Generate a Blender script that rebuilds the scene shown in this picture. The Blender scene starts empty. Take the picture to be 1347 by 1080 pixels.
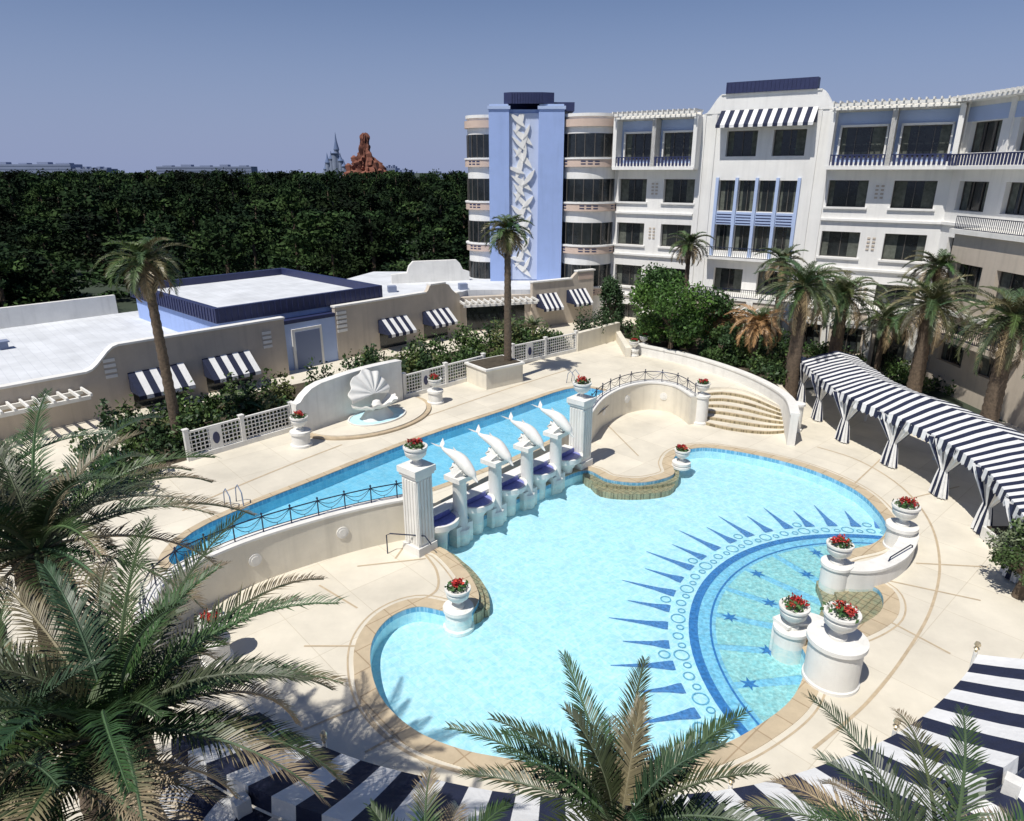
import bpy, bmesh, math, random
import numpy as np
from mathutils import Vector, noise
from math import sin, cos, pi, radians, sqrt, atan2
random.seed(7); rng=np.random.default_rng(11)
sc=bpy.context.scene
# ---------------- site calibration (eye height 14 m, used to survey plan positions) -------------
F=900.0; EYE=14.0; PT=math.atan(315/F); C_,S_=cos(PT),sin(PT)
def ray(u,v):
    t=(540-v)/F; return ((u-673.5)/F, C_+S_*t, -S_+C_*t)
def P(u,v,z=0.0):
    r=ray(u,v); s=(z-EYE)/r[2]; return (r[0]*s, r[1]*s)
def PY(u,v,Y):
    r=ray(u,v); s=Y/r[1]; return (r[0]*s, Y, EYE+r[2]*s)
def PP(l,z=0.0): return [P(u,v,z) for u,v in l]
# ---------------- materials ----------------
def mat(name,col,rough=.6,var=.12,scale=2.0,bump=0.0,bscale=20,attr=False,spec=.5,metal=0,brick=None,streak=0):
    m=bpy.data.materials.new(name); m.use_nodes=True; nt=m.node_tree; N=nt.nodes; L=nt.links
    bs=N['Principled BSDF']; bs.inputs['Roughness'].default_value=rough; bs.inputs['Metallic'].default_value=metal
    bs.inputs['Specular IOR Level'].default_value=spec
    tc=N.new('ShaderNodeTexCoord')
    no=N.new('ShaderNodeTexNoise'); no.inputs['Scale'].default_value=scale; no.inputs['Detail'].default_value=8; no.inputs['Roughness'].default_value=.65
    L.new(tc.outputs['Object'],no.inputs['Vector'])
    mr=N.new('ShaderNodeMapRange'); mr.inputs[1].default_value=.3; mr.inputs[2].default_value=.7
    mr.inputs[3].default_value=1-var; mr.inputs[4].default_value=1+var*.5
    L.new(no.outputs['Fac'],mr.inputs[0]); fac=mr.outputs[0]
    if streak:
        mp=N.new('ShaderNodeMapping'); mp.inputs['Scale'].default_value=(2.2,2.2,.16); L.new(tc.outputs['Object'],mp.inputs['Vector'])
        n3=N.new('ShaderNodeTexNoise'); n3.inputs['Scale'].default_value=1.3; n3.inputs['Detail'].default_value=6; L.new(mp.outputs['Vector'],n3.inputs['Vector'])
        m3=N.new('ShaderNodeMapRange'); m3.inputs[1].default_value=.5; m3.inputs[2].default_value=.8; m3.inputs[3].default_value=1; m3.inputs[4].default_value=1-streak; L.new(n3.outputs['Fac'],m3.inputs[0])
        mu=N.new('ShaderNodeMath'); mu.operation='MULTIPLY'; L.new(fac,mu.inputs[0]); L.new(m3.outputs[0],mu.inputs[1]); fac=mu.outputs[0]
    mx=N.new('ShaderNodeMix'); mx.data_type='RGBA'; mx.blend_type='MULTIPLY'; mx.inputs[0].default_value=1
    mx.inputs[6].default_value=(*col,1)
    if attr:
        a=N.new('ShaderNodeAttribute'); a.attribute_name='Col'; L.new(a.outputs['Color'],mx.inputs[6])
    if brick:
        bw,bh,mort,mc=brick
        bt=N.new('ShaderNodeTexBrick'); bt.inputs['Scale'].default_value=1; bt.inputs['Brick Width'].default_value=bw; bt.inputs['Row Height'].default_value=bh
        bt.inputs['Mortar Size'].default_value=mort; bt.offset=0
        bt.inputs['Color1'].default_value=(*col,1); bt.inputs['Color2'].default_value=(*[c*.92 for c in col],1); bt.inputs['Mortar'].default_value=(*mc,1)
        mp=N.new('ShaderNodeMapping'); mp.inputs['Rotation'].default_value=(0,0,radians(48)); L.new(tc.outputs['Object'],mp.inputs['Vector'])
        L.new(mp.outputs['Vector'],bt.inputs['Vector']); L.new(bt.outputs['Color'],mx.inputs[6])
    L.new(fac,mx.inputs[7]); L.new(mx.outputs[2],bs.inputs['Base Color'])
    if bump:
        n2=N.new('ShaderNodeTexNoise'); n2.inputs['Scale'].default_value=bscale; n2.inputs['Detail'].default_value=5; L.new(tc.outputs['Object'],n2.inputs['Vector'])
        bp=N.new('ShaderNodeBump'); bp.inputs['Strength'].default_value=bump; bp.inputs['Distance'].default_value=.05
        L.new(n2.outputs['Fac'],bp.inputs['Height']); L.new(bp.outputs[0],bs.inputs['Normal'])
    return m
M={}
M['white']=mat('white_stucco',(.77,.755,.71),.75,.09,1.2,.15,30,streak=.14)
M['hotelw']=mat('hotel_stucco',(.79,.78,.75),.8,.07,.5,.1,12,streak=.12)
M['cream']=mat('cream_stucco',(.74,.69,.58),.8,.1,1.,.15,25,streak=.16)
M['beige']=mat('beige_stucco',(.54,.47,.385),.85,.1,.8,.15,18,streak=.15)
M['tan']=mat('tan_stone',(.50,.40,.27),.8,.2,3,.2,25)
M['tanband']=mat('terracotta_band',(.58,.45,.37),.8,.08,2)
M['deck']=mat('pool_deck_paving',(.71,.655,.54),.85,.18,.35,.12,40,brick=(2.4,2.4,.012,(.56,.50,.39)))
M['cop']=mat('coping_stone',(.54,.44,.30),.8,.15,2,.1,30,brick=(.9,.9,.02,(.36,.27,.17)))
M['roof']=mat('white_roof',(.66,.68,.70),.8,.16,.5,.1,10,brick=(2.2,.5,.02,(.56,.58,.61)))
M['lblue']=mat('light_blue_stucco',(.32,.43,.73),.8,.07,.6,.1,15,streak=.1)
M['pblue']=mat('pale_blue_stucco',(.42,.52,.74),.8,.07,.6,.1,15)
M['panelb']=mat('relief_ground_blue',(.50,.57,.74),.8,.07,.6,.1,15)  # blue shading put into the ground colour so the white leaves stand out
M['navy']=mat('navy_metal',(.026,.034,.10),.5,.2,3)
M['navyc']=mat('navy_canvas',(.012,.018,.05),.85,.25,4,.3,8)
M['whitec']=mat('white_canvas',(.76,.76,.75),.85,.12,1.5,.3,8)
M['glass']=mat('dark_window_glass',(.018,.022,.024),.12,.6,1.2,spec=.6)
M['curt']=mat('window_curtain',(.11,.12,.10),.9,.5,3)
M['frame']=mat('window_frame',(.10,.09,.08),.5,.1)
M['rail']=mat('dark_metal_rail',(.02,.03,.07),.4,.1,metal=.4)
M['gold']=mat('brass',(.6,.5,.33),.35,.1,metal=.6)
M['foliage']=mat('foliage',(.05,.09,.03),.55,.3,3,attr=True,spec=.3)
M['palm']=mat('palm_leaf',(.05,.09,.03),.45,.2,3,attr=True,spec=.4)
M['bark']=mat('palm_bark',(.13,.095,.065),.95,.5,7,.9,12)
M['flower']=mat('flowers',(.6,.03,.03),.6,.2,3,attr=True)
M['soil']=mat('soil',(.07,.055,.035),.95,.4,3,.5,8)
M['ground']=mat('ground_earth',(.035,.05,.03),.95,.4,.05,.3,1)
M['ptile']=mat('pool_floor_tile',(.54,.79,.86),.5,.10,2.2,brick=(.3,.3,.012,(.44,.71,.81)))
M['ptile2']=mat('channel_tile',(.28,.62,.78),.5,.12,.8,brick=(.3,.3,.012,(.20,.54,.72)))
M['pwall']=mat('pool_wall_tile',(.14,.38,.58),.5,.15,4,brick=(.2,.2,.02,(.3,.5,.65)))
M['mband']=mat('mosaic_blue',(.05,.20,.48),.5,.45,9)
M['mnavy']=mat('mosaic_navy',(.09,.23,.50),.5,.5,10)
M['mteal']=mat('mosaic_teal',(.17,.42,.58),.5,.4,10)
M['mgreen']=mat('mosaic_green',(.36,.64,.63),.5,.4,8)
M['mpale']=mat('mosaic_pale',(.25,.56,.74),.5,.4,8)
M['brown']=mat('brown_step_tile',(.40,.33,.20),.6,.3,3,brick=(.25,.25,.02,(.20,.16,.09)))
M['purple']=mat('seat_tile',(.20,.22,.52),.3,.3,8)
M['rock']=mat('red_rock',(.22,.085,.055),.95,.6,.25,.8,1)
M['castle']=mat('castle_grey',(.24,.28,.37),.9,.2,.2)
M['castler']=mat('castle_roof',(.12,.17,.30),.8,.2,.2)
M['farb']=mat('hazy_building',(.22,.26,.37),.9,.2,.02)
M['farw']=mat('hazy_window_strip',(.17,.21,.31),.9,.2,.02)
def foliage_random(m):
    nt=m.node_tree; bs=nt.nodes['Principled BSDF']; src=bs.inputs['Base Color'].links[0].from_socket
    oi=nt.nodes.new('ShaderNodeObjectInfo'); mr=nt.nodes.new('ShaderNodeMapRange'); mr.inputs[3].default_value=.3; mr.inputs[4].default_value=1.55
    nt.links.new(oi.outputs['Random'],mr.inputs[0]); mx=nt.nodes.new('ShaderNodeMix'); mx.data_type='RGBA'; mx.blend_type='MULTIPLY'; mx.inputs[0].default_value=1
    nt.links.new(src,mx.inputs[6]); nt.links.new(mr.outputs[0],mx.inputs[7]); nt.links.new(mx.outputs[2],bs.inputs['Base Color'])
M['forest']=mat('forest_foliage',(.05,.09,.03),.8,.3,1,attr=True,spec=.1); foliage_random(M['forest'])
def water(name,tint,cs):
    m=bpy.data.materials.new(name); m.use_nodes=True; nt=m.node_tree; N=nt.nodes; L=nt.links; N.remove(N['Principled BSDF'])
    out=N['Material Output']; tc=N.new('ShaderNodeTexCoord')
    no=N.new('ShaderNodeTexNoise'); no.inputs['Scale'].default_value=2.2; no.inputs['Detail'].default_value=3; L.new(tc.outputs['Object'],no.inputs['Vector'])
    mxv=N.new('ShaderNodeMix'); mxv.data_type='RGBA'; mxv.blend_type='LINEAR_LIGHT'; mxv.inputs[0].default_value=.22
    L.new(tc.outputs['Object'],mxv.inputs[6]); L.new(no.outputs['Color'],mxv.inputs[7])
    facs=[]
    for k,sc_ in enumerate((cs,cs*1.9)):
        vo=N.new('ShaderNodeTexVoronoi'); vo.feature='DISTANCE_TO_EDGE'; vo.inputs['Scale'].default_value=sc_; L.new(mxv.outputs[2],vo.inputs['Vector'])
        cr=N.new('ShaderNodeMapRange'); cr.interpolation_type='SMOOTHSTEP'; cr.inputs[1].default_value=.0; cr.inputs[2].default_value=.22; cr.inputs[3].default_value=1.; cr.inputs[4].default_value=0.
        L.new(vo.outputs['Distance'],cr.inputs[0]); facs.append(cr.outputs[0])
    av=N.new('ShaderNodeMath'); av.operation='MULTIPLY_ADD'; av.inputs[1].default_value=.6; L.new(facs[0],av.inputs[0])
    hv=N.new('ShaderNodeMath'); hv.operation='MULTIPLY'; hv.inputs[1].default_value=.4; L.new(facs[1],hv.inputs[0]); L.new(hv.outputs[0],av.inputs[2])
    cm=N.new('ShaderNodeMix'); cm.data_type='RGBA'; cm.inputs[6].default_value=(tint[0]*.84,tint[1]*.93,tint[2]*.96,1); cm.inputs[7].default_value=(.99,1,1,1)  # caustic light network painted into the transparent tint along the Voronoi edges
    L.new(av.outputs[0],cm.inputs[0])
    tr=N.new('ShaderNodeBsdfTransparent'); L.new(cm.outputs[2],tr.inputs['Color'])
    gl=N.new('ShaderNodeBsdfGlossy'); gl.inputs['Roughness'].default_value=.05
    n2=N.new('ShaderNodeTexNoise'); n2.inputs['Scale'].default_value=4; n2.inputs['Detail'].default_value=3; L.new(tc.outputs['Object'],n2.inputs['Vector'])
    bp=N.new('ShaderNodeBump'); bp.inputs['Strength'].default_value=.45; bp.inputs['Distance'].default_value=.07; L.new(n2.outputs['Fac'],bp.inputs['Height'])
    L.new(bp.outputs[0],gl.inputs['Normal']); fr=N.new('ShaderNodeFresnel'); fr.inputs['IOR'].default_value=1.33; L.new(bp.outputs[0],fr.inputs['Normal'])
    mx=N.new('ShaderNodeMixShader'); L.new(fr.outputs[0],mx.inputs[0]); L.new(tr.outputs[0],mx.inputs[1]); L.new(gl.outputs[0],mx.inputs[2]); L.new(mx.outputs[0],out.inputs['Surface'])
    return m
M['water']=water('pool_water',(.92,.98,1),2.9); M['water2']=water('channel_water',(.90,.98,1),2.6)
# ---------------- builder ----------------
class B:
    def __init__(s,name): s.name=name; s.parts={}; s.O=None; s.cur=None
    def part(s,name,m,flat=False):
        if name not in s.parts: s.parts[name]=dict(v=[],f=[],c=[],m=M[m],flat=flat,col=False)
        s.cur=s.parts[name]; return s
    def frame(s,O=None,a=None):
        if O is None: s.O=None; return s
        l=sqrt(a[0]**2+a[1]**2); s.O=O; s.a=(a[0]/l,a[1]/l); return s
    def T(s,p):
        if s.O is None: return tuple(p)
        x,n,z=p; a=s.a; return (s.O[0]+a[0]*x+a[1]*n, s.O[1]+a[1]*x-a[0]*n, z)
    def add(s,vs,fs,col=None):
        c=s.cur; o=len(c['v']); c['v'].extend([s.T(p) for p in vs]); c['f'].extend([tuple(i+o for i in f) for f in fs])
        if col is not None: c['col']=True
        c['c'].extend([col or (1,1,1)]*len(vs))
    def box(s,x0,x1,y0,y1,z0,z1):
        s.add([(x0,y0,z0),(x1,y0,z0),(x1,y1,z0),(x0,y1,z0),(x0,y0,z1),(x1,y0,z1),(x1,y1,z1),(x0,y1,z1)],
              [(0,3,2,1),(4,5,6,7),(0,1,5,4),(1,2,6,5),(2,3,7,6),(3,0,4,7)])
    def prism(s,pts,z0,z1,top=True,bot=False):
        n=len(pts); v=[(x,y,z0) for x,y in pts]+[(x,y,z1) for x,y in pts]
        f=[(i,(i+1)%n,(i+1)%n+n,i+n) for i in range(n)]
        if top: f.append(tuple(range(n,2*n)))
        if bot: f.append(tuple(reversed(range(n))))
        s.add(v,f)
    def prism_sz(s,pts,n0,n1):
        n=len(pts); v=[(x,n0,z) for x,z in pts]+[(x,n1,z) for x,z in pts]
        s.add(v,[(i,(i+1)%n,(i+1)%n+n,i+n) for i in range(n)]+[tuple(range(n,2*n)),tuple(reversed(range(n)))])
    def lathe(s,cx,cy,prof,seg=20,a0=0,a1=2*pi,sx=1,sy=1):
        full=abs(a1-a0-2*pi)<1e-6; m=seg if full else seg+1; v=[]
        for r,z in prof:
            for i in range(m):
                a=a0+(a1-a0)*i/seg; v.append((cx+r*cos(a)*sx,cy+r*sin(a)*sy,z))
        f=[]
        for j in range(len(prof)-1):
            for i in range(seg):
                i2=(i+1)%m; f.append((j*m+i,j*m+i2,(j+1)*m+i2,(j+1)*m+i))
        if full: f.append(tuple(range((len(prof)-1)*m,len(prof)*m)))
        s.add(v,f)
    def tube(s,pts,r,seg=6,col=None):
        pts=[Vector(p) for p in pts]; n=len(pts); rs=r if isinstance(r,(list,tuple)) else [r]*n; v=[]
        for i,p in enumerate(pts):
            d=(pts[min(i+1,n-1)]-pts[max(i-1,0)]).normalized(); up=Vector((0,0,1)) if abs(d.z)<.95 else Vector((1,0,0))
            a=d.cross(up).normalized(); b=d.cross(a)
            for k in range(seg): an=2*pi*k/seg; q=p+(a*cos(an)+b*sin(an))*rs[i]; v.append(tuple(q))
        f=[(i*seg+k,i*seg+(k+1)%seg,(i+1)*seg+(k+1)%seg,(i+1)*seg+k) for i in range(n-1) for k in range(seg)]
        f.append(tuple(range(seg))); f.append(tuple(range((n-1)*seg,n*seg))); s.add(v,f,col)
    def wall(s,path,th,z0,z1,off=0):
        n=len(path); L=[];R=[]
        for i in range(n):
            a=path[max(i-1,0)]; b=path[min(i+1,n-1)]; dx,dy=b[0]-a[0],b[1]-a[1]; l=sqrt(dx*dx+dy*dy) or 1; nx,ny=-dy/l,dx/l
            L.append((path[i][0]+nx*(off+th/2),path[i][1]+ny*(off+th/2))); R.append((path[i][0]+nx*(off-th/2),path[i][1]+ny*(off-th/2)))
        v=[(x,y,z0) for x,y in L]+[(x,y,z1) for x,y in L]+[(x,y,z1) for x,y in R]+[(x,y,z0) for x,y in R]
        f=[]
        for i in range(n-1):
            for k in range(3): f.append((k*n+i,k*n+i+1,(k+1)*n+i+1,(k+1)*n+i))
            f.append((3*n+i,3*n+i+1,i+1,i))
        f.append((0,n,2*n,3*n)); f.append((n-1,2*n-1,3*n-1,4*n-1)); s.add(v,f)
    def openings(s,s0,s1,z0,z1,ops,depth=.3,wm='hotelw',wp='walls',glass=True,mull=2,base=0):
        xs=sorted(set([s0,s1]+[o[0] for o in ops]+[o[1] for o in ops])); zs=sorted(set([z0,z1]+[o[2] for o in ops]+[o[3] for o in ops]))
        s.part(wp,wm)
        for i in range(len(xs)-1):
            for j in range(len(zs)-1):
                cx=(xs[i]+xs[i+1])/2; cz=(zs[j]+zs[j+1])/2
                if any(o[0]<cx<o[1] and o[2]<cz<o[3] for o in ops): continue
                s.add([(xs[i],base,zs[j]),(xs[i+1],base,zs[j]),(xs[i+1],base,zs[j+1]),(xs[i],base,zs[j+1])],[(0,1,2,3)])
        for o in ops:
            a,b,c,d=o[:4]; q=base-depth; s.part(wp,wm)
            s.add([(a,base,c),(b,base,c),(b,base,d),(a,base,d),(a,q,c),(b,q,c),(b,q,d),(a,q,d)],[(0,4,5,1),(1,5,6,2),(2,6,7,3),(3,7,4,0)])
            if glass: s.window(a,b,c,d,q+.02,mull)
    def window(s,a,b,c,d,q,mull=2):
        s.part('glass','glass'); s.add([(a,q,c),(b,q,c),(b,q,d),(a,q,d)],[(0,1,2,3)])
        w=b-a; s.part('curtains','curt')
        k=random.random()
        for e0,e1 in ((a+.06,a+w*(.12+.2*k)),(b-w*(.1+.25*random.random()),b-.06)):
            s.add([(e0,q+.01,c+.05),(e1,q+.01,c+.05),(e1,q+.01,d-.05),(e0,q+.01,d-.05)],[(0,1,2,3)])
        s.part('window_frames','frame'); t=.05
        s.box(a,b,q+.012,q+.07,c,c+t); s.box(a,b,q+.012,q+.07,d-t,d)
        for k in range(mull+1):
            x=a+(b-a)*k/mull; x=min(max(x,a+t/2),b-t/2); s.box(x-t/2,x+t/2,q+.014,q+.075,c+t,d-t)
    def finish(s):
        obs=[]
        for pn,p in s.parts.items():
            if not p['v']: continue
            me=bpy.data.meshes.new(pn); me.from_pydata(p['v'],[],p['f']); me.materials.append(p['m'])
            if p['col']:
                at=me.color_attributes.new('Col','FLOAT_COLOR','POINT'); arr=np.ones((len(p['c']),4),dtype=np.float32); arr[:,:3]=np.array(p['c']); at.data.foreach_set('color',arr.ravel())
            elif not p['flat']:
                bm=bmesh.new(); bm.from_mesh(me); bmesh.ops.recalc_face_normals(bm,faces=bm.faces); bm.to_mesh(me); bm.free()
                me.shade_smooth(); me.set_sharp_from_angle(angle=radians(38))
            me.update(); o=bpy.data.objects.new(pn,me); sc.collection.objects.link(o); obs.append(o)
        if len(obs)==1: obs[0].name=s.name; return obs[0]
        e=bpy.data.objects.new(s.name,None); sc.collection.objects.link(e)
        for o in obs: o.parent=e
        return e
def cat(pts,closed=True,k=8):
    n=len(pts); out=[]
    rngi=range(n) if closed else range(n-1)
    for i in rngi:
        if closed: p=[pts[(i+j-1)%n] for j in range(4)]
        else: p=[pts[max(i-1,0)],pts[i],pts[i+1],pts[min(i+2,n-1)]]
        for q in range(k):
            t=q/k
            out.append(tuple(.5*((2*p[1][d])+(-p[0][d]+p[2][d])*t+(2*p[0][d]-5*p[1][d]+4*p[2][d]-p[3][d])*t*t+(-p[0][d]+3*p[1][d]-3*p[2][d]+p[3][d])*t**3) for d in range(len(pts[0]))))
    if not closed: out.append(tuple(pts[-1]))
    return out
def area(p): return .5*sum(p[i][0]*p[(i+1)%len(p)][1]-p[(i+1)%len(p)][0]*p[i][1] for i in range(len(p)))
def ccw(p): return list(p) if area(p)>0 else list(reversed(p))
def offset(p,d):
    n=len(p); sg=1 if area(p)>0 else -1; o=[]
    for i in range(n):
        a=p[i-1]; b=p[(i+1)%n]; dx,dy=b[0]-a[0],b[1]-a[1]; l=sqrt(dx*dx+dy*dy) or 1; o.append((p[i][0]+sg*dy/l*d,p[i][1]-sg*dx/l*d))
    return o
def resample(path,n):
    d=[0]
    for i in range(1,len(path)): d.append(d[-1]+math.dist(path[i],path[i-1]))
    out=[]
    for k in range(n):
        t=d[-1]*k/(n-1); i=max(j for j in range(len(d)) if d[j]<=t+1e-9); i=min(i,len(path)-2)
        f=(t-d[i])/((d[i+1]-d[i]) or 1); out.append(tuple(path[i][q]+(path[i+1][q]-path[i][q])*f for q in range(len(path[0]))))
    return out
def ribbon(b,A,Bp,z,closed=True):
    n=len(A); v=[(x,y,z) for x,y in A]+[(x,y,z) for x,y in Bp]
    b.add(v,[(i,(i+1)%n,(i+1)%n+n,i+n) for i in range(n if closed else n-1)])
def strip(b,path,w,z):
    n=len(path); L=[];R=[]
    for i in range(n):
        a=path[max(i-1,0)]; c=path[min(i+1,n-1)]; dx,dy=c[0]-a[0],c[1]-a[1]; l=sqrt(dx*dx+dy*dy) or 1
        L.append((path[i][0]-dy/l*w/2,path[i][1]+dx/l*w/2)); R.append((path[i][0]+dy/l*w/2,path[i][1]-dx/l*w/2))
    ribbon(b,R,L,z,False)
def fill_with_hole(name,outer,holes,z,m):
    bm=bmesh.new(); ed=[]
    for lp in [outer]+holes:
        vs=[bm.verts.new((x,y,z)) for x,y in lp]
        for i in range(len(vs)): ed.append(bm.edges.new((vs[i],vs[(i+1)%len(vs)])))
    bmesh.ops.triangle_fill(bm,edges=ed,use_beauty=True,use_dissolve=False)
    bm.normal_update()
    for f in bm.faces:
        if f.normal.z<0: f.normal_flip()
    me=bpy.data.meshes.new(name); bm.to_mesh(me); bm.free(); me.materials.append(M[m]); o=bpy.data.objects.new(name,me); sc.collection.objects.link(o); return o
def circ3(a,b,c):
    ax,ay=a;bx,by=b;cx,cy=c; d=2*(ax*(by-cy)+bx*(cy-ay)+cx*(ay-by))
    ux=((ax*ax+ay*ay)*(by-cy)+(bx*bx+by*by)*(cy-ay)+(cx*cx+cy*cy)*(ay-by))/d; uy=((ax*ax+ay*ay)*(cx-bx)+(bx*bx+by*by)*(ax-cx)+(cx*cx+cy*cy)*(bx-ax))/d
    return (ux,uy),math.dist((ux,uy),a)
def leaf_cloud(b,blobs,n,size,cols,fill=.45):
    for bl in blobs:
        x,y,z,rx,ry,rz=bl; k=n
        d=rng.normal(size=(k,3)); d/=np.linalg.norm(d,axis=1)[:,None]; r=rng.random(k)**fill; r*=1+.125*rng.normal(size=k)
        c=np.array([x,y,z])+d*r[:,None]*np.array([rx,ry,rz])
        u=rng.normal(size=(k,3)); u/=np.linalg.norm(u,axis=1)[:,None]; w=np.cross(u,rng.normal(size=(k,3))); w/=np.linalg.norm(w,axis=1)[:,None]
        s=size*(.6+.8*rng.random(k))[:,None]; base=np.array(cols[rng.integers(len(cols))]); br=(.6+.8*rng.random(k))[:,None]
        V=np.stack([c-u*s*.5,c+w*s*.28,c+u*s*.5,c-w*s*.28],1).reshape(-1,3); cc=np.repeat(np.clip(base*br,0,1),4,0)
        p=b.cur; o=len(p['v']); p['v'].extend(map(tuple,V.tolist())); p['f'].extend([(o+4*i,o+4*i+1,o+4*i+2,o+4*i+3) for i in range(k)]); p['c'].extend(map(tuple,cc.tolist())); p['col']=True
GR=[(.045,.085,.025),(.06,.11,.03),(.035,.07,.025),(.08,.13,.035)]
# ---------------- ground, decks, pool ----------------
pool_px=[(569,712),(620,688),(668,664),(715,642),(768,620),(800,632),(845,636),(885,626),(884,610),(894,597),(925,590),(975,596),(1030,608),(1080,624),(1125,646),(1152,670),(1166,695),(1150,716),(1105,728),(1083,742),(1082,760),(1120,766),(1156,778),(1158,806),(1116,830),(1072,834),(1050,842),(1060,866),(1055,895),(1038,925),(1000,955),(950,982),(880,1002),(760,1012),(660,999),(600,986),(545,962),(505,925),(489,885),(490,845),(512,815),(548,800),(585,806),(612,812),(630,790),(622,765),(605,742),(588,726)]
pool=cat(PP(pool_px,-.05),True,6)
chan_px=[(225,728),(275,688),(420,629),(560,574),(660,541),(745,512),(785,512),(800,522),(775,548),(700,590),(600,630),(545,648),(440,674),(340,705),(262,742),(232,745)]
chan=cat(PP(chan_px,1.1),True,4)
TL=cat(PP([(556,652),(490,664),(420,681),(340,705),(280,728),(235,750),(207,772),(193,797),(190,822),(198,850)],1.7),False,6)
TR=cat(PP([(772,545),(790,524),(820,509),(855,503),(890,508),(914,522)],1.7),False,6)
P1=P(553,722); P2=P(762,612)
d_=(P2[0]-P1[0],P2[1]-P1[1]); dl=sqrt(d_[0]**2+d_[1]**2); D=(d_[0]/dl,d_[1]/dl); NV=(D[1],-D[0])
b=B('ground'); b.part('g','ground',True); b.add([(-3000,-400,-1.0),(3000,-400,-1.0),(3000,6000,-1.0),(-3000,6000,-1.0)],[(0,1,2,3)]); b.finish()
fill_with_hole('lower_pool_deck',[(-50,-12),(60,-12),(60,76),(-50,76)],[pool],0,'deck')
SA_R=PP([(922,512),(950,508),(985,514),(1015,528),(1036,540)],1.1); SB_R=PP([(924,558),(958,566),(1000,571),(1030,570),(1044,566)],0)
SA_L=PP([(192,835),(168,822),(140,826),(112,845),(85,870)],1.1); SB_L=PP([(226,905),(205,912),(180,930),(160,955),(140,985)],0)
terr=[*reversed(TL)]+[TR[i] for i in range(len(TR))]+resample(SA_R,8)+[P(1050,530,1.1),(17.5,45),(28,50),(28,75.5),(-49,75.5),(-49,8),(-16,8)]+list(reversed(resample(SA_L,8)))
fill_with_hole('upper_terrace_deck',terr,[chan],1.1,'deck')
b=B('terrace_retaining_wall'); b.part('w','cream'); b.prism(terr,-.02,1.096,top=False); b.finish()
b=B('swimming_pool'); b.part('floor','ptile'); b.box(-12,24,5,42,-.8,-.6); b.part('sides','ptile'); b.prism(pool,-.6,-.2,top=False); b.part('waterline_tiles','pwall'); b.prism(pool,-.2,-.005,top=False)
b.part('brown_steps','brown')
for px,z in [([(556,728),(590,726),(612,742),(632,770),(636,800),(612,806),(604,775),(586,752),(562,736)],-.16),([(600,735),(622,750),(640,775),(644,800),(630,800),(610,780),(598,760)],-.3),
             ([(768,612),(800,618),(850,618),(888,612),(890,632),(850,640),(800,638),(770,628)],-.16),([(775,628),(800,634),(850,638),(885,630),(882,644),(840,650),(790,646)],-.3),
             ([(1084,758),(1125,762),(1165,775),(1168,812),(1120,838),(1078,838),(1096,815),(1102,790),(1094,772)],-.16),([(1074,764),(1096,770),(1104,792),(1090,822),(1062,840),(1078,808),(1082,788)],-.3)]:
    b.prism(cat(PP(px,z),True,4),-.599,z)
b.finish()
b=B('pool_coping'); b.part('coping','cop'); ribbon(b,pool,offset(pool,.5),.02); b.prism(offset(pool,.5),.0,.02,top=False); b.prism(pool,-.004,.02,top=False)
b.part('dark_line','tan'); ribbon(b,offset(pool,.64),offset(pool,.70),.005)
b.finish()
b=B('deck_inlay_bands'); b.part('bands','tan',True)
arc=cat(PP([(1075,588),(1130,606),(1185,640),(1222,685),(1236,740),(1225,800),(1190,862),(1140,925),(1070,985)],0),False,6); strip(b,arc,.09,.007)
for a_,c_ in [((1205,741),(1300,746)),((1180,660),(1262,640)),((1120,640),(1165,598)),((1165,815),(1250,860)),((1150,760),(1290,790)),((470,800),(420,770)),((487,850),(400,850)),((495,920),(400,960)),((520,735),(545,700)),((800,560),(840,600)),((560,735),(470,745)),((535,960),(480,990))]:
    strip(b,[P(*a_),P(*c_)],.07,.011)
arc2=cat(PP([(558,728),(574,750),(575,775),(552,790),(520,800),(482,838),(468,880),(478,930),(515,975),(565,1003),(630,1020)],0),False,6); strip(b,arc2,.09,.008)
arc3=cat(PP([(450,585),(380,612),(300,645),(240,672)],1.1),False,6); strip(b,arc3,.10,1.108)
arc4=cat(PP([(560,548),(660,514),(745,487)],1.1),False,6); strip(b,arc4,.10,1.108)
b.finish()
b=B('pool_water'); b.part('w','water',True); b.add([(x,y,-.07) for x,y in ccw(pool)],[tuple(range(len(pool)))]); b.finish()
b=B('channel_pool'); b.part('floor','ptile2'); b.prism(offset(chan,.2),.35,.5); b.part('sides','ptile2'); b.prism(chan,.5,.9,top=False); b.part('waterline_tiles','pwall'); b.prism(chan,.9,1.097,top=False); b.finish()
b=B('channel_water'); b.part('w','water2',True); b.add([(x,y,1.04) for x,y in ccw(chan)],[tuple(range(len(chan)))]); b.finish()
b=B('channel_coping'); b.part('c','cop'); ribbon(b,chan,offset(chan,.35),1.117); b.finish()
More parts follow.
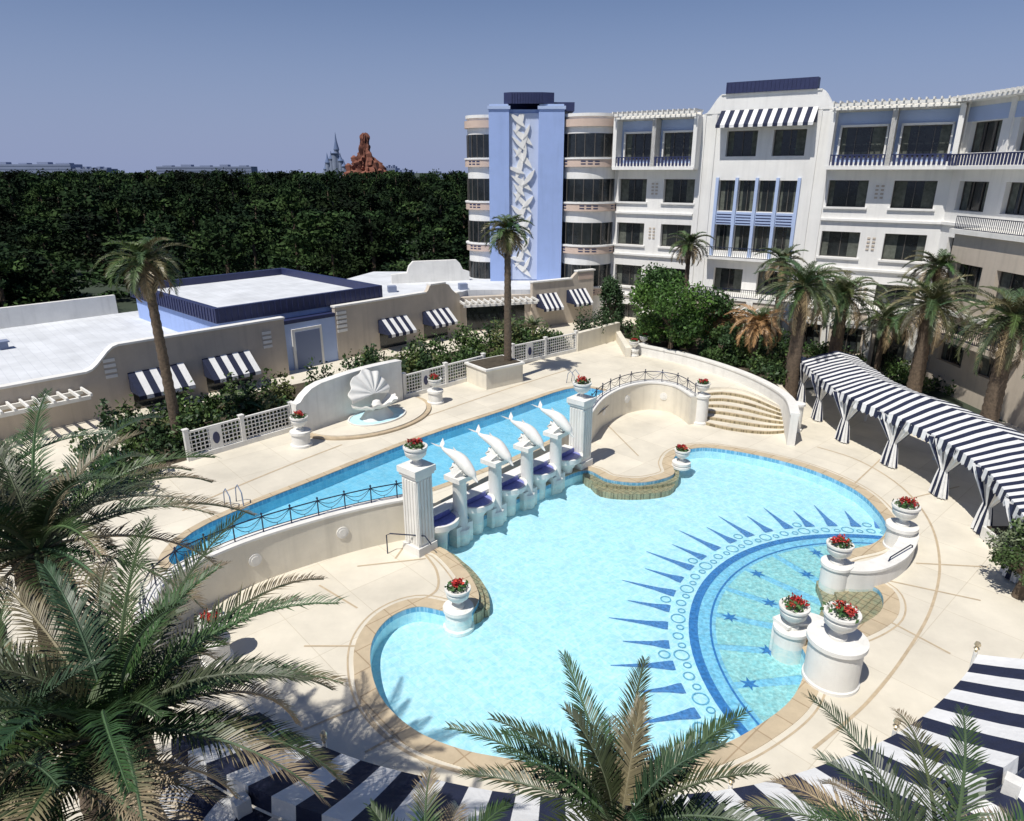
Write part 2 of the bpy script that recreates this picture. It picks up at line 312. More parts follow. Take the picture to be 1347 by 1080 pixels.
# mosaic on the pool floor
mc,mr_=circ3(P(1070,706,-.59),P(914,800,-.59),P(948,925,-.59))
b=B('pool_mosaic')
def ringm(cx,cy,r0,r1,z,n=96,a0=0,a1=2*pi):
    v=[];
    for i in range(n+1):
        a=a0+(a1-a0)*i/n; v+= [(cx+r0*cos(a),cy+r0*sin(a),z),(cx+r1*cos(a),cy+r1*sin(a),z)]
    b.add(v,[(2*i,2*i+1,2*i+3,2*i+2) for i in range(n)])
b.part('pale_disc','mpale',True); ringm(*mc,.1,mr_-.1,-.594)
b.part('green_fans','mgreen',True)
nw=26
for i in range(nw):
    a=2*pi*i/nw; h=pi/nw*.85; v=[(mc[0]+(mr_-.75)*cos(a+h*q),mc[1]+(mr_-.75)*sin(a+h*q),-.588) for q in (-1,-.5,0,.5,1)]; v.append((mc[0]+mr_*.28*cos(a),mc[1]+mr_*.28*sin(a),-.588)); b.add(v,[(5,0,1),(5,1,2),(5,2,3),(5,3,4)])
b.part('blue_band','mband',True); ringm(*mc,mr_-.16,mr_+.14,-.584); ringm(*mc,mr_-.62,mr_-.55,-.582)
b.part('spikes','mnavy',True)
ns=56
for i in range(ns):
    a=2*pi*i/ns; h=.21; r0=mr_+.82; l=(2.0,1.5)[i%2]
    ca,sa=cos(a),sin(a)
    def pt(r,w): return (mc[0]+r*ca-sa*w,mc[1]+r*sa+ca*w,-.585)
    b.add([pt(r0,h),pt(r0+.12,h*1.05),pt(r0+l*.35,h*.55),pt(r0+l,.012),pt(r0+l,-.012),pt(r0+l*.35,-h*.55),pt(r0+.12,-h*1.05),pt(r0,-h)],[(0,1,2,3,4,5,6,7)])
b.part('bubbles','mteal',True)
for i in range(ns):
    a=2*pi*(i+.5)/ns; r=mr_+.50; rr=.26 if i%2 else .19; ringm(mc[0]+r*cos(a),mc[1]+r*sin(a),rr-.05,rr,-.580,16)
    if i%3==0: r=mr_+1.05; rr=.2; ringm(mc[0]+r*cos(a),mc[1]+r*sin(a),rr-.05,rr,-.576,14)
    a+=pi/ns; r=mr_+.42; rr=.14; ringm(mc[0]+r*cos(a),mc[1]+r*sin(a),rr-.045,rr,-.574,14)
b.part('stars','mband',True)
for i in range(nw):
    a=2*pi*(i+.5)/nw; r=mr_-(1.2 if i%2 else 2.3); cx,cy=mc[0]+r*cos(a),mc[1]+r*sin(a)
    v=[(cx,cy,-.572)]+[(cx+(.30 if k%2 else .11)*cos(pi*k/6),cy+(.30 if k%2 else .11)*sin(pi*k/6),-.572) for k in range(12)]; b.add(v,[(0,1+k,1+(k+1)%12) for k in range(12)])
b.finish()
# ---------------- walls and stairs ----------------
def railing(path,z,name='metal_railing',h=.62):
    b=B(name); b.part('r','rail'); pts=resample(path,max(4,int(sum(math.dist(path[i],path[i+1]) for i in range(len(path)-1))/1.0)+1))
    pl=resample(path,60); b.tube([(x,y,z+h) for x,y in pl],.025,5); b.tube([(x,y,z+.12) for x,y in pl],.018,4)
    for i,(x,y) in enumerate(pts):
        b.tube([(x,y,z-.02),(x,y,z+h+.08)],.025,5); b.lathe(x,y,[(.01,z+h+.06),(.05,z+h+.1),(.01,z+h+.16)],6)
        if i<len(pts)-1:
            x2,y2=pts[i+1]
            for s_ in (.25,.45): b.tube([(x+(x2-x)*t/8,y+(y2-y)*t/8,z+h-s_*sin(pi*t/8)*.9) for t in range(9)],.012,4)
            mx_,my_=(x+x2)/2,(y+y2)/2; b.tube([(mx_,my_,z+.12),(mx_,my_,z+h-.4)],.012,4)
    b.finish()
for path,z1 in ((TL,1.7),(TR,1.7)):
    b=B('curved_terrace_wall'); b.part('w','cream'); b.wall(path,.45,-.02,z1); b.part('cap','white'); b.wall(path,.52,z1,z1+.09)
    b.part('medallions','white')
    pp=resample(path,9)
    for k in (2,4,6):
        x,y=pp[k]; a=pp[k-1]; c=pp[k+1]; dx,dy=c[0]-a[0],c[1]-a[1]; l=sqrt(dx*dx+dy*dy); tx,ty=dx/l,dy/l
        nx,ny=(ty,-tx)
        if nx*(-x+3)+ny*(10-y)<0: nx,ny=-nx,-ny
        cen=Vector((x+nx*.235,y+ny*.235,.95)); n=14
        for rr,e in ((.24,.03),(.15,.05)):
            v=[tuple(cen+Vector((tx*cos(2*pi*i/n)*rr,ty*cos(2*pi*i/n)*rr,sin(2*pi*i/n)*rr))+Vector((nx,ny,0))*e) for i in range(n)]+[tuple(cen+Vector((tx*cos(2*pi*i/n)*rr,ty*cos(2*pi*i/n)*rr,sin(2*pi*i/n)*rr))-Vector((nx,ny,0))*.05) for i in range(n)]
            b.add(v,[tuple(range(n))]+[(i,(i+1)%n,(i+1)%n+n,i+n) for i in range(n)])
    b.finish(); railing(path,z1+.09)
for u_,v_,z_,dx_,dy_ in ((510,728,0,1.5,-.15),(1195,742,0,-1.3,-.9)):
    hr=B('pool_handrail'); hr.part('r','rail'); x,y=P(u_,v_,z_)
    hr.tube([(x,y,z_),(x,y,z_+.8),(x+.1*dx_,y+.1*dy_,z_+.88),(x+dx_,y+dy_,z_+.85),(x+dx_*1.15,y+dy_*1.15,z_+.5)],.025,6); hr.finish()
for u_,v_ in ((750,505),(300,668)):
    hr=B('pool_ladder'); hr.part('r','castle'); x,y=P(u_,v_,1.1)
    for o_ in (0,.5): hr.tube([(x+.68*o_-.3*.73,y+.73*o_+.3*.68,1.1),(x+.68*o_-.2*.73,y+.73*o_+.2*.68,1.75),(x+.68*o_,y+.73*o_,1.95),(x+.68*o_+.3*.73,y+.73*o_-.3*.68,1.7),(x+.68*o_+.35*.73,y+.73*o_-.35*.68,.8)],.025,6)
    hr.finish()
def stairs(A,Bp,zA,zB,n,nm='curved_stairs'):
    b=B(nm); m=14; A=resample(cat(A,False,4),m); Bp=resample(cat(Bp,False,4),m); h=(zA-zB)/n
    def line(f): return [(A[i][0]+(Bp[i][0]-A[i][0])*f,A[i][1]+(Bp[i][1]-A[i][1])*f) for i in range(m)]
    for i in range(n-1):
        l0=line(i/(n-1)); l1=line((i+1)/(n-1)); zt=zA-(i+1)*h; lm=line((i+.78)/(n-1))
        b.part('treads','deck'); ribbon(b,l0,lm,zt,False); b.part('nosings','tan'); ribbon(b,lm,l1,zt+.002,False)
        b.part('risers','brown')
        b.add([(x,y,zt-h) for x,y in l1]+[(x,y,zt+.002) for x,y in l1],[(k,k+1,k+1+m,k+m) for k in range(m-1)])
    l0=line(0); b.add([(x,y,zA-h) for x,y in l0]+[(x,y,zA) for x,y in l0],[(k,k+1,k+1+m,k+m) for k in range(m-1)])
    b.part('ends','cream')
    for e in (0,m-1):
        a,c=A[e],Bp[e]; b.add([(*a,0),(*c,0),(*c,h),(*a,zA-h)],[(0,1,2,3)])
    b.finish()
stairs(SA_R,SB_R,1.1,0,7); stairs(SA_L,SB_L,1.1,0,7)
b=B('garden_retaining_wall'); b.part('w','white'); gw=cat(PP([(1046,545),(1036,522),(1000,500),(955,482),(905,467),(868,459),(838,453)],1.8),False,6); b.wall(gw,.4,-.02,1.75); b.part('cap','white'); b.wall(gw,.5,1.75,1.85); b.finish()
sx,sy=P(1045,566)
b=B('stair_end_pillar'); b.part('p','white'); b.lathe(sx,sy,[(.38,0),(.38,.12),(.32,.14),(.32,1.5),(.4,1.52),(.4,1.64),(.1,1.68)],20); b.finish()
# ---------------- colonnade with dolphins ----------------
def flowers(b,x,y,z,r,n=110):
    b.part('plants','flower',True)
    leaf_cloud(b,[(x,y,z+r*.1,r,r,r*.4)],n,.15,[(.05,.12,.03)]); 
    for q in range(7):
        a=random.uniform(0,6.28); e=random.uniform(.1,.65)*r; leaf_cloud(b,[(x+e*cos(a),y+e*sin(a),z+r*.38,r*.35,r*.35,r*.3)],int(n*.25),.10,[(.42,.02,.02),(.5,.05,.03),(.35,.015,.02)])
def urn(x,y,z,s=1.0,ped=None,own=True,bb=None):
    b=bb or B('flower_urn')
    if ped:
        r,h=ped; b.part('pedestal','white'); b.lathe(x,y,[(r*1.18,z),(r*1.18,z+.12),(r,z+.16),(r,z+h-.15),(r*1.15,z+h-.12),(r*1.15,z+h),(.05,z+h)],24); z+=h
    b.part('bowl','white'); b.lathe(x,y,[(.22*s,z),(.22*s,z+.07*s),(.11*s,z+.12*s),(.10*s,z+.2*s),(.24*s,z+.27*s),(.37*s,z+.4*s),(.40*s,z+.55*s),(.36*s,z+.62*s),(.44*s,z+.66*s),(.44*s,z+.73*s),(.36*s,z+.73*s),(.34*s,z+.66*s),(.02,z+.64*s)],22)
    flowers(b,x,y,z+.74*s,.38*s)
    if own: b.finish()
for p in (P1,P2):
    b=B('pool_pillar'); b.part('shaft','white'); b.frame(p,D); b.box(-.48,.48,-.48,.48,-.59,.35); b.box(-.4,.4,-.4,.4,.35,3.25); 
    for k in range(5): q=-.32+k*.16; b.box(q-.04,q+.04,.4,.43,.5,3.1); b.box(-.43,-.4,q-.04,q+.04,.5,3.1); b.box(.4,.43,q-.04,q+.04,.5,3.1)
    b.box(-.47,.47,-.47,.47,3.25,3.36); b.box(-.52,.52,-.52,.52,3.36,3.6); b.frame(); b.finish(); urn(p[0],p[1],3.6,1.05)
b=B('waterfall_colonnade'); b.frame(P1,D)
b.part('wall','pwall'); b.box(.45,dl-.45,-.55,-.1,-.59,.98)
b.part('coping','white'); b.box(.45,dl-.45,-.6,-.05,.98,1.12)
for k in range(5):
    c=dl*(k+.5)/5; b.part('bowls','white'); b.lathe(c,-.1,[(.35,-.59),(.38,.2),(.55,.45),(.72,.62),(.84,.68),(.86,.92),(.74,.92),(.72,.84)],20,0,pi)
    b.part('seat_tiles','purple'); b.lathe(c,-.1,[(.74,.87),(.05,.85)],20,0,pi)
    b.part('backs','purple'); b.box(c-.6,c+.6,-.05,-.02,.88,1.08)
    b.part('stair_blocks','white'); b.box(c-.95,c-.6,-.1,.35,-.59,.3); b.box(c+.6,c+.95,-.1,.35,-.59,.3)
for k in range(1,5):
    c=dl*k/5; b.part('columns','white'); b.lathe(c,.1,[(.38,-.59),(.38,.1),(.33,.14),(.30,.2),(.28,2.15),(.33,2.25),(.36,2.3)],18); b.box(c-.44,c+.44,-.34,.54,2.3,2.5)
b.frame(); b.finish()
def dolphin(x,y,z,sc_=.84):
    b=B('dolphin_statue'); b.part('body','white'); f=Vector((NV[0],NV[1],0)); s=Vector((D[0],D[1],0)); o=Vector((x,y,z))
    W=lambda a,h,c=0: o+(f*a+Vector((0,0,h))+s*c)*sc_
    sp=[(-1.22,1.12,.035),(-1.08,1.05,.07),(-.85,.99,.12),(-.5,.95,.20),(-.12,.88,.27),(.22,.74,.31),(.52,.54,.29),(.76,.36,.24),(.92,.22,.19),(1.0,.13,.10),(1.12,.01,.065),(1.22,-.06,.035)]
    q=resample(cat(sp,False,4),30); b.tube([W(a,h) for a,h,r in q],[r*sc_ for *_,r in q],14)
    def fin(pts,th):
        n=len(pts); V=[Vector(p) for p in pts]; nn=(V[1]-V[0]).cross(V[2]-V[0]).normalized()*th; c=sum(V,Vector())/n
        b.add([tuple(p) for p in V]+[tuple(c+nn),tuple(c-nn)],[(i,(i+1)%n,n) for i in range(n)]+[((i+1)%n,i,n+1) for i in range(n)])
    for sg in (1,-1):
        fin([W(-1.08,1.08,.0),W(-1.2,1.2,.25*sg),W(-1.5,1.36,.42*sg),W(-1.42,1.22,.2*sg),W(-1.3,1.14,0)],.04)
        fin([W(.45,.42,.18*sg),W(.25,.34,.22*sg),W(.05,.05,.48*sg),W(.2,.12,.46*sg)],.04)
    fin([W(.22,.97),W(-.12,1.1),W(-.36,1.32),W(-.32,1.04)],.06)
    b.part('wave_base','white'); b.tube([W(0,-.02),W(.0,.2),W(.02,.45),W(.02,.7)],[.34,.28,.2,.16],12); b.tube([W(.25,.0),W(.45,.15),W(.3,.32),W(.12,.2)],[.16,.13,.1,.05],8); b.tube([W(-.25,.0),W(-.48,.18),W(-.35,.4),W(-.15,.3)],[.16,.13,.1,.05],8)
    b.finish()
for k in range(1,5):
    c=dl*k/5; x=P1[0]+D[0]*c+NV[0]*.1; y=P1[1]+D[1]*c+NV[1]*.1; dolphin(x,y,2.5)
# ---------------- urns ----------------
for u,v,z,s,ped in [(603,806,-.59,1.0,(.45,.85)),(896,612,-.1,.9,(.4,.3)),(286,868,0,1.0,(.4,.75)),(920,556,0,.95,(.42,1.75)),(573,530,1.1,.95,(.42,.8)),(397,586,1.1,1.0,(.45,.8)),(833,468,1.1,.85,(.35,.5)),(846,462,1.1,.8,(.3,.6))]:
    x,y=P(u,v,z if z>0 else 0); urn(x,y,z,s,ped)
for px,zw,drum,dh,small,sh_ in [([(1090,738),(1114,747),(1150,746),(1182,730),(1196,706),(1190,688)],.62,(1187,690),1.0,(1101,740),.75),([(1026,822),(1045,816),(1072,818),(1100,838)],.55,(1102,838),1.45,(1041,824),.5)]:
    path=cat(PP(px,zw),False,6)
    b=B('curved_planter_wall'); b.part('w','white'); b.wall(path,.55,-.59,zw); b.part('cap','white'); b.wall(path,.64,zw,zw+.09)
    x,y=P(*drum,dh); R=.74 if dh>1.3 else .5; b.part('drum','white'); b.lathe(x,y,[(R+.04,-.02),(R+.04,.1),(R,.13),(R,dh-.17),(R+.08,dh-.13),(R+.08,dh),(.1,dh+.01)],32); x2,y2=P(*small,sh_); b.lathe(x2,y2,[(.48,-.59),(.48,sh_-.12),(.54,sh_-.1),(.54,sh_),(.1,sh_+.01)],24); b.finish()
    urn(x,y,dh+.01,1.15); urn(x2,y2,sh_+.01,1.05)
# ---------------- shell fountain ----------------
b=B('shell_fountain'); O=P(395,575,1.1); E=P(532,528,1.1); Lf=math.dist(O,E); aF=(E[0]-O[0],E[1]-O[1]); b.frame(O,aF)
b.part('back_wall','white'); top=[(0,1.1),(Lf,1.1),(Lf,3.5)]+[(Lf-(Lf-1.6)*t/8,3.5+.12*sin(pi*t/8)) for t in range(1,9)]+[(1.0,3.35),(.5,3.05),(.25,2.8),(0,2.75)]
b.prism_sz(top,-.5,-.1)
b.part('wall_cap','white'); tc_=top[2:]
for i in range(len(tc_)-1):
    (a,z),(c,z2)=tc_[i],tc_[i+1]; b.add([(a,-.56,z),(a,-.04,z),(c,-.04,z2),(c,-.56,z2),(a,-.56,z+.1),(a,-.04,z+.1),(c,-.04,z2+.1),(c,-.56,z2+.1)],[(0,1,2,3),(4,7,6,5),(0,4,5,1),(1,5,6,2),(2,6,7,3),(3,7,4,0)])
cx=Lf*.58; b.part('basin','white'); b.lathe(cx,1.1,[(1.75,1.1),(1.78,1.34),(1.68,1.34),(1.64,1.28)],30,sy=.72)
b.part('basin_tile','ptile'); b.lathe(cx,1.1,[(1.66,1.29),(.01,1.3)],30,sy=.72)
b.part('platform','tan'); b.lathe(cx,.2,[(4.0,1.11),(4.0,1.2),(.01,1.2)],36,0,pi,sx=1.0,sy=.78)
b.part('platform_top','deck'); b.lathe(cx,.2,[(3.7,1.2),(3.7,1.26),(.01,1.26)],36,0,pi,sx=1,sy=.78)
b.part('shell','white')
def shell(R,tilt,z0,n0,bul,rib=.07,wd=1.1,dz=0):
    # scallop valve: hinge at the back, ribs radiating, cupped, scalloped rim, real thickness
    nt,nr=66,10; ring=[]
    for side in (0,1):
        v=[]
        for i in range(nt+1):
            th=radians(-100+200*i/nt)
            for j in range(nr+1):
                t=j/nr; r=R*t*(1+.05*cos(9*th*1.0)); d=bul*(t*t-1)+rib*t*cos(14*th)-side*.07
                X=r*sin(th)*wd; Yy=r*cos(th)+R*.35
                v.append((cx+X, n0+Yy*cos(tilt)-d*sin(tilt), z0+Yy*sin(tilt)+d*cos(tilt)))
        ring.append(v)
    m=nr+1; tot=(nt+1)*m
    f=[(i*m+j,i*m+j+1,(i+1)*m+j+1,(i+1)*m+j) for i in range(nt) for j in range(nr)]
    f+=[tuple(k+tot for k in q) for q in f]; f+=[(i*m+nr,(i+1)*m+nr,(i+1)*m+nr+tot,i*m+nr+tot) for i in range(nt)]
    b.add(ring[0]+ring[1],f)
shell(1.25,radians(3),2.15,.35,.45,.04,1.12); shell(1.35,radians(108),2.0,.75,.30,.06,1.0)
b.part('shell_foot','white'); b.lathe(cx,1.1,[(1.0,1.28),(.8,1.5),(.55,1.8)],18,sy=.8)
b.part('shell_pearl','white'); b.lathe(cx,1.1,[(.02,1.72),(.2,1.78),(.28,1.98),(.2,2.18),(.02,2.25)],14)
b.frame(); b.finish()
# ---------------- lattice fences and planter box ----------------
def lattice(a,c,z=1.1,h=1.35):
    b=B('lattice_fence'); L=math.dist(a,c); b.frame(a,(c[0]-a[0],c[1]-a[1])); b.part('plinth','white'); b.box(0,L,-.12,.12,z,z+.25)
    b.part('lattice','white'); n=int(L/.2)
    for i in range(n+1): x=L*i/n; b.box(x-.025,x+.025,-.02,.015,z+.25,z+h)
    for k in range(5): zz=z+.35+k*.2; b.box(0,L,.016,.045,zz,zz+.05)
    b.box(-.03,L+.03,-.06,.06,z+h,z+h+.09); m=max(2,int(L/2.2))
    for i in range(m+1): x=L*i/m; b.box(x-.1,x+.1,-.1,.1,z,z+h+.18); b.box(x-.13,x+.13,-.13,.13,z+h+.18,z+h+.24)
    for i in range(m):
        if i%2: continue
        x=L*(i+.5)/m; b.box(x-.3,x+.3,-.05,.07,z+.25,z+h)
        b.part('oval_openings','navy'); b.prism_sz([(x+.17*cos(2*pi*k/16),z+.8+.3*sin(2*pi*k/16)) for k in range(16)],.07,.085); b.part('lattice','white')
    b.frame(); b.finish()
lattice(P(250,606,1.1),P(386,566,1.1)); lattice(P(532,524,1.1),P(636,495,1.1)); lattice(P(674,481,1.1),P(757,462,1.1)); 
O=P(640,513,1.1); E=P(697,500,1.1); b=B('palm_planter_box'); b.frame(O,(E[0]-O[0],E[1]-O[1])); b.part('box','cream'); b.box(0,2.9,-2.2,0,1.1,2.3); b.part('rim','white'); b.box(-.1,3.0,-2.3,.1,2.3,2.42); b.part('soil','soil'); b.box(.1,2.8,-2.1,-.1,2.42,2.46); b.frame(); b.finish()
b=B('garden_planter_wall'); b.part('w','cream'); b.wall([P(757,462,1.1),P(812,446,1.1)],.4,1.1,2.5); b.wall([P(812,446,1.1),P(826,470,1.1)],.4,1.1,1.8); b.finish()
# ---------------- low pool buildings ----------------
DD=(.683,.73)
def awning(b,s0,s1,z1,z0,n0,n1,nst=8):
    for i in range(nst):
        a=s0+(s1-s0)*i/nst; c=s0+(s1-s0)*(i+1)/nst; k='navy' if i%2==0 else 'white'; b.part('awning_'+k,k+'c')
        b.add([(a,n0,z1),(c,n0,z1),(c,n1,z0),(a,n1,z0),(a,n1,z0-.22),(c,n1,z0-.22)],[(0,1,2,3),(3,2,5,4)])
    b.part('awning_navy','navyc')
    for s_ in (s0,s1): b.add([(s_,n0,z1),(s_,n1,z0),(s_,n0,z0)],[(0,1,2)])
def pergola(b,s0,s1,n0,n1,z,step=.55):
    b.part('pergola','white'); b.box(s0,s1,n1-.35,n1-.2,z-.2,z); b.box(s0,s1,n0+.1,n0+.25,z-.2,z)
    k=int((s1-s0)/step)
    for i in range(k+1): x=s0+(s1-s0)*i/k; b.box(x-.05,x+.05,n0,n1,z,z+.16)
def scroll(s0,s1,za,zb,n=6):
    return [(s0+(s1-s0)*i/n, za+(zb-za)*(.5-.5*cos(pi*i/n))) for i in range(n+1)]
OA=P(155,455,4.9); b=B('pool_pavilion'); b.frame(OA,DD)
b.part('walls','beige'); b.prism_sz([(-24,1),(10,1),(10,4.9)]+list(reversed(scroll(-1.7,0,3.7,4.9)))+[(-24,3.7)],-.35,0)
b.part('copings','white'); b.box(.0,10.05,-.45,.1,4.9,5.02); b.box(-24,-1.8,-.45,.1,3.7,3.82)
cs=scroll(-1.8,0,3.7,4.9)
for i in range(6): (a,z),(c,z2)=cs[i],cs[i+1]; b.add([(a,-.45,z),(a,.1,z),(c,.1,z2),(c,-.45,z2),(a,-.45,z+.12),(a,.1,z+.12),(c,.1,z2+.12),(c,-.45,z2+.12)],[(0,1,2,3),(4,7,6,5),(0,4,5,1),(1,5,6,2),(2,6,7,3),(3,7,4,0)])
b.part('roof','roof'); b.box(-24,10,-18.8,-.35,1,3.3); b.part('raised_roof','roof'); b.box(.0,9.98,-2.0,-.36,3.3,4.4)
b.part('back_parapet','white'); b.box(-30,6,-19.2,-18.8,1,4.75); b.part('roof_vents','farb')
for s_,n_ in ((-6,-8),(-3.5,-12),(-9,-13)): b.box(s_,s_+.6,n_,n_+.6,3.3,3.75); b.box(s_-.1,s_+.7,n_-.1,n_+.7,3.75,3.83)
awning(b,.2,3.3,3.3,2.2,.01,1.3); awning(b,4.4,7.4,3.3,2.2,.01,1.3)
b.part('glass','glass'); b.box(.3,3.2,.0,.02,1.2,3.0); b.box(4.5,7.3,.0,.02,1.2,3.0)
for s_ in (-.6,8.7): b.part('stone_bands','white'); [b.box(s_-.3,s_+.3,.003,.05,3.2+.3*k,3.38+.3*k) for k in range(4)]
pergola(b,-24,-2.2,.05,1.8,2.9)
b.part('link_wall','pblue'); b.box(9.98,14.5,-2,-.9,1,4.3); b.part('link_cap','navy'); b.box(9.98,14.5,-2.05,-.85,4.3,4.55)
b.part('door_surround','white'); b.box(10.9,13.2,-.9,-.75,1,3.9); b.part('door','farb'); b.box(11.1,13.0,-.75,-.72,1,3.7)
b.frame(); b.finish()
Fp=P(285,405,5.9); b=B('blue_rooftop_block'); b.frame(Fp,DD); Lb=12.3; Wb=14
b.part('walls','lblue'); b.box(0,Lb,-Wb,0,1,4.95)
b.part('parapet','navy')
for x0,x1,n0,n1 in ((-.25,Lb+.25,-.1,.25),(-.25,Lb+.25,-Wb-.25,-Wb+.1),(-.25,.1,-Wb+.1,-.1),(Lb-.1,Lb+.25,-Wb+.1,-.1)): b.box(x0,x1,n0,n1,4.95,5.9)
for i in range(30): x=Lb*i/29; b.box(x-.04,x+.04,.25,.3,4.98,5.85)
for i in range(34): x=-Wb*i/33; b.box(-.3,-.25,x-.04,x+.04,4.98,5.85)
b.part('roof','roof'); b.box(.1,Lb-.1,-Wb+.1,-.1,4.95,5.35); b.frame(); b.finish()
OC=P(440,405,4.9); b=B('pool_restaurant'); b.frame(OC,DD)
b.part('walls','beige'); b.prism_sz([(0,1),(12,1),(12,4.2)]+[(11.9,4.4),(11.5,4.55),(11.1,4.9),(10.8,5.3),(10.4,5.45),(8.8,5.45),(8.6,5.1),(8.3,4.9),(0,4.9)],-.35,0)
b.part('copings','white'); b.box(-.05,8.3,-.45,.1,4.9,5.02); b.box(8.8,10.4,-.45,.1,5.45,5.57); b.box(11.6,12.1,-.45,.1,4.5,4.6)
awning(b,3.6,6.3,3.5,2.5,.01,1.2); awning(b,7.9,10.6,3.5,2.5,.01,1.2)
b.part('glass','glass'); b.box(3.7,6.2,0,.02,1.2,3.2); b.box(8,10.5,0,.02,1.2,3.2)
b.part('stone_bands','white'); [b.box(.1,.9,.003,.05,3.1+.32*k,3.3+.32*k) for k in range(5)]
b.frame(); Cw=lambda s,n:(OC[0]+DD[0]*s+DD[1]*n,OC[1]+DD[1]*s-DD[0]*n)
b.part('roof','roof'); b.prism([Cw(.02,-.36),Cw(11.9,-.36),(-3.8,58.6),(1.75,58.9),(6.6,61.6),(8,70),(-14,70),Cw(.02,-9)],1,4.4)
Ps=(-10.8,62); b.frame(Ps,(.93,.3)); b.part('stepped_parapet','white'); b.prism_sz([(0,4.4),(7.2,4.4),(7.2,5.2),(6.6,5.4),(6.3,6.0),(6,6.3),(2.0,6.3),(1.6,5.9),(1.4,5.3),(0,5.2)],-.5,0)
b.part('roof_vents','farb')
for s_,n_ in ((2,6),(5,4.5),(-1,4)): b.box(s_,s_+.7,n_,n_+.7,4.4,4.9)
Eo=Cw(12,0); b.frame(Eo,(1.75-Eo[0],58.5-Eo[1])); LE=math.dist(Eo,(1.75,58.5)); b.part('terrace_front','beige'); b.box(0,LE,-1,-.35,1,4.0); b.part('glass2','glass'); b.box(.6,LE-.6,-.35,-.33,1.2,3.4); pergola(b,0,LE,-.3,1.6,3.7,.5)
b.frame((1.75,58.5),(.85,.53)); b.part('end_walls','beige'); b.prism_sz([(0,1),(6.6,1),(6.6,5.6),(4.8,5.6),(4.4,5.3),(4.1,5.0),(0,5.0)],-.35,0); b.part('copings','white'); b.box(-.05,4.1,-.45,.1,5.0,5.12); b.box(4.7,6.7,-.45,.1,5.6,5.72)
b.part('end_bands','tanband'); b.box(4.9,6.5,.003,.04,4.9,5.4)
awning(b,.4,2.5,4.0,2.9,.01,1.2); awning(b,3.6,5.7,4.1,3.0,.01,1.2)
b.frame(); b.finish()
# ---------------- hotel ----------------
b=B('hotel_building'); HO=(9.35,63.8); HA=(.838,-.545); LH=25.2; b.frame(HO,HA)
ZC=[16.1,12.4,8.7,5.0,1.3]; W_=.95
ops=[]; lows=[(0.15,2.75),(4.3,7.0),(17.35,20.05),(21.7,24.4)]
for zc in ZC[1:4]:
    for a,c in lows: ops.append((a,c,zc-W_,zc+W_))
for a,c in lows: ops.append((a,c,.4,2.4))
for k in range(4): ops.append((9.05+k*1.58,9.05+k*1.58+1.3,10.9,13.3)); ops.append((9.05+k*1.58,9.05+k*1.58+1.3,7.7,9.8))
ops+=[(9.3,11.7,15.1,17.0),(12.9,15.3,15.1,17.0),(9.3,11.7,4.3,6.3),(12.9,15.3,4.3,6.3)]
b.openings(0,LH,0,18.3,ops,.5)
b.part('gable','hotelw'); g=[(7.3,18.3)]+scroll(7.3,8.7,18.3,19.7)[1:]+scroll(15.9,17.3,19.7,18.3)
b.prism_sz(g,-.5,.06); b.part('navy_cap','navy'); b.box(8.95,15.65,-.6,.25,19.7,20.5); b.part('gable','hotelw'); b.box(8.6,16,-.55,.14,19.62,19.7)
b.part('navy_cap','navy'); [b.box(9+.3*i,9.06+.3*i,.25,.29,19.74,20.46) for i in range(23)]
b.part('roof','roof'); b.add([(0,-.01,18.3),(LH,-.01,18.3),(LH+8,-16,18.3),(0,-16,18.3)],[(0,1,2,3)])
b.part('back_walls','hotelw'); b.box(-4,-.02,-16,-2,0,18.3); b.box(0,LH+6,-16,-15.7,0,18.3)
b.part('trim','hotelw')
for x in (7.3,8.2,16.0,16.9): b.box(x-.22,x+.22,0,.09,0,18.25)
for z in (14.1,10.45,6.85,3.2):
    for a,c in ((0,7.05),(17.15,LH)): b.box(a,c,0,.2,z,z+.16)
for x in (3.5,20.85):
    b.part('trim2','beige')
    for z in (12.9,9.2,5.5):
        for k in range(4): b.box(x-.28,x-.08,.003,.05,z-.27*k,z-.27*k+.13); b.box(x+.08,x+.28,.003,.05,z-.27*k,z-.27*k+.13)
for (a,c) in lows:
    for zc in ZC[1:4]: b.part('sills','hotelw'); b.box(a-.15,c+.15,.0,.16,zc-W_-.14,zc-W_)
b.part('blue_mullions','pblue')
for k in range(5):
    x=9.05+k*1.58-.14; b.box(x-.12,x+.12,.003,.18,7.3,13.5)
for k in range(4): b.box(9.05+k*1.58,9.05+k*1.58+1.3,.003,.08,9.85,10.85)
b.part('bay_stripes','navy')
for k in range(4):
    for q in range(4): b.box(9.1+k*1.58,9.05+k*1.58+1.25,.08,.10,9.95+q*.22,10.02+q*.22)
def hrail(x0,x1,n,z,h=.9,st=.16):
    b.part('railings','rail'); b.box(x0,x1,n-.03,n+.03,z+h-.05,z+h); b.box(x0,x1,n-.03,n+.03,z,z+.05); k=int((x1-x0)/st)
    for i in range(k+1): x=x0+(x1-x0)*i/k; b.box(x-.015,x+.015,n-.015,n+.015,z,z+h)
b.part('balcony_slab','hotelw'); b.box(8.6,15.8,0,1.0,7.1,7.3); hrail(8.7,15.7,.9,7.3,.8)
awning(b,8.7,15.9,18.5,17.4,.1,1.3,20)
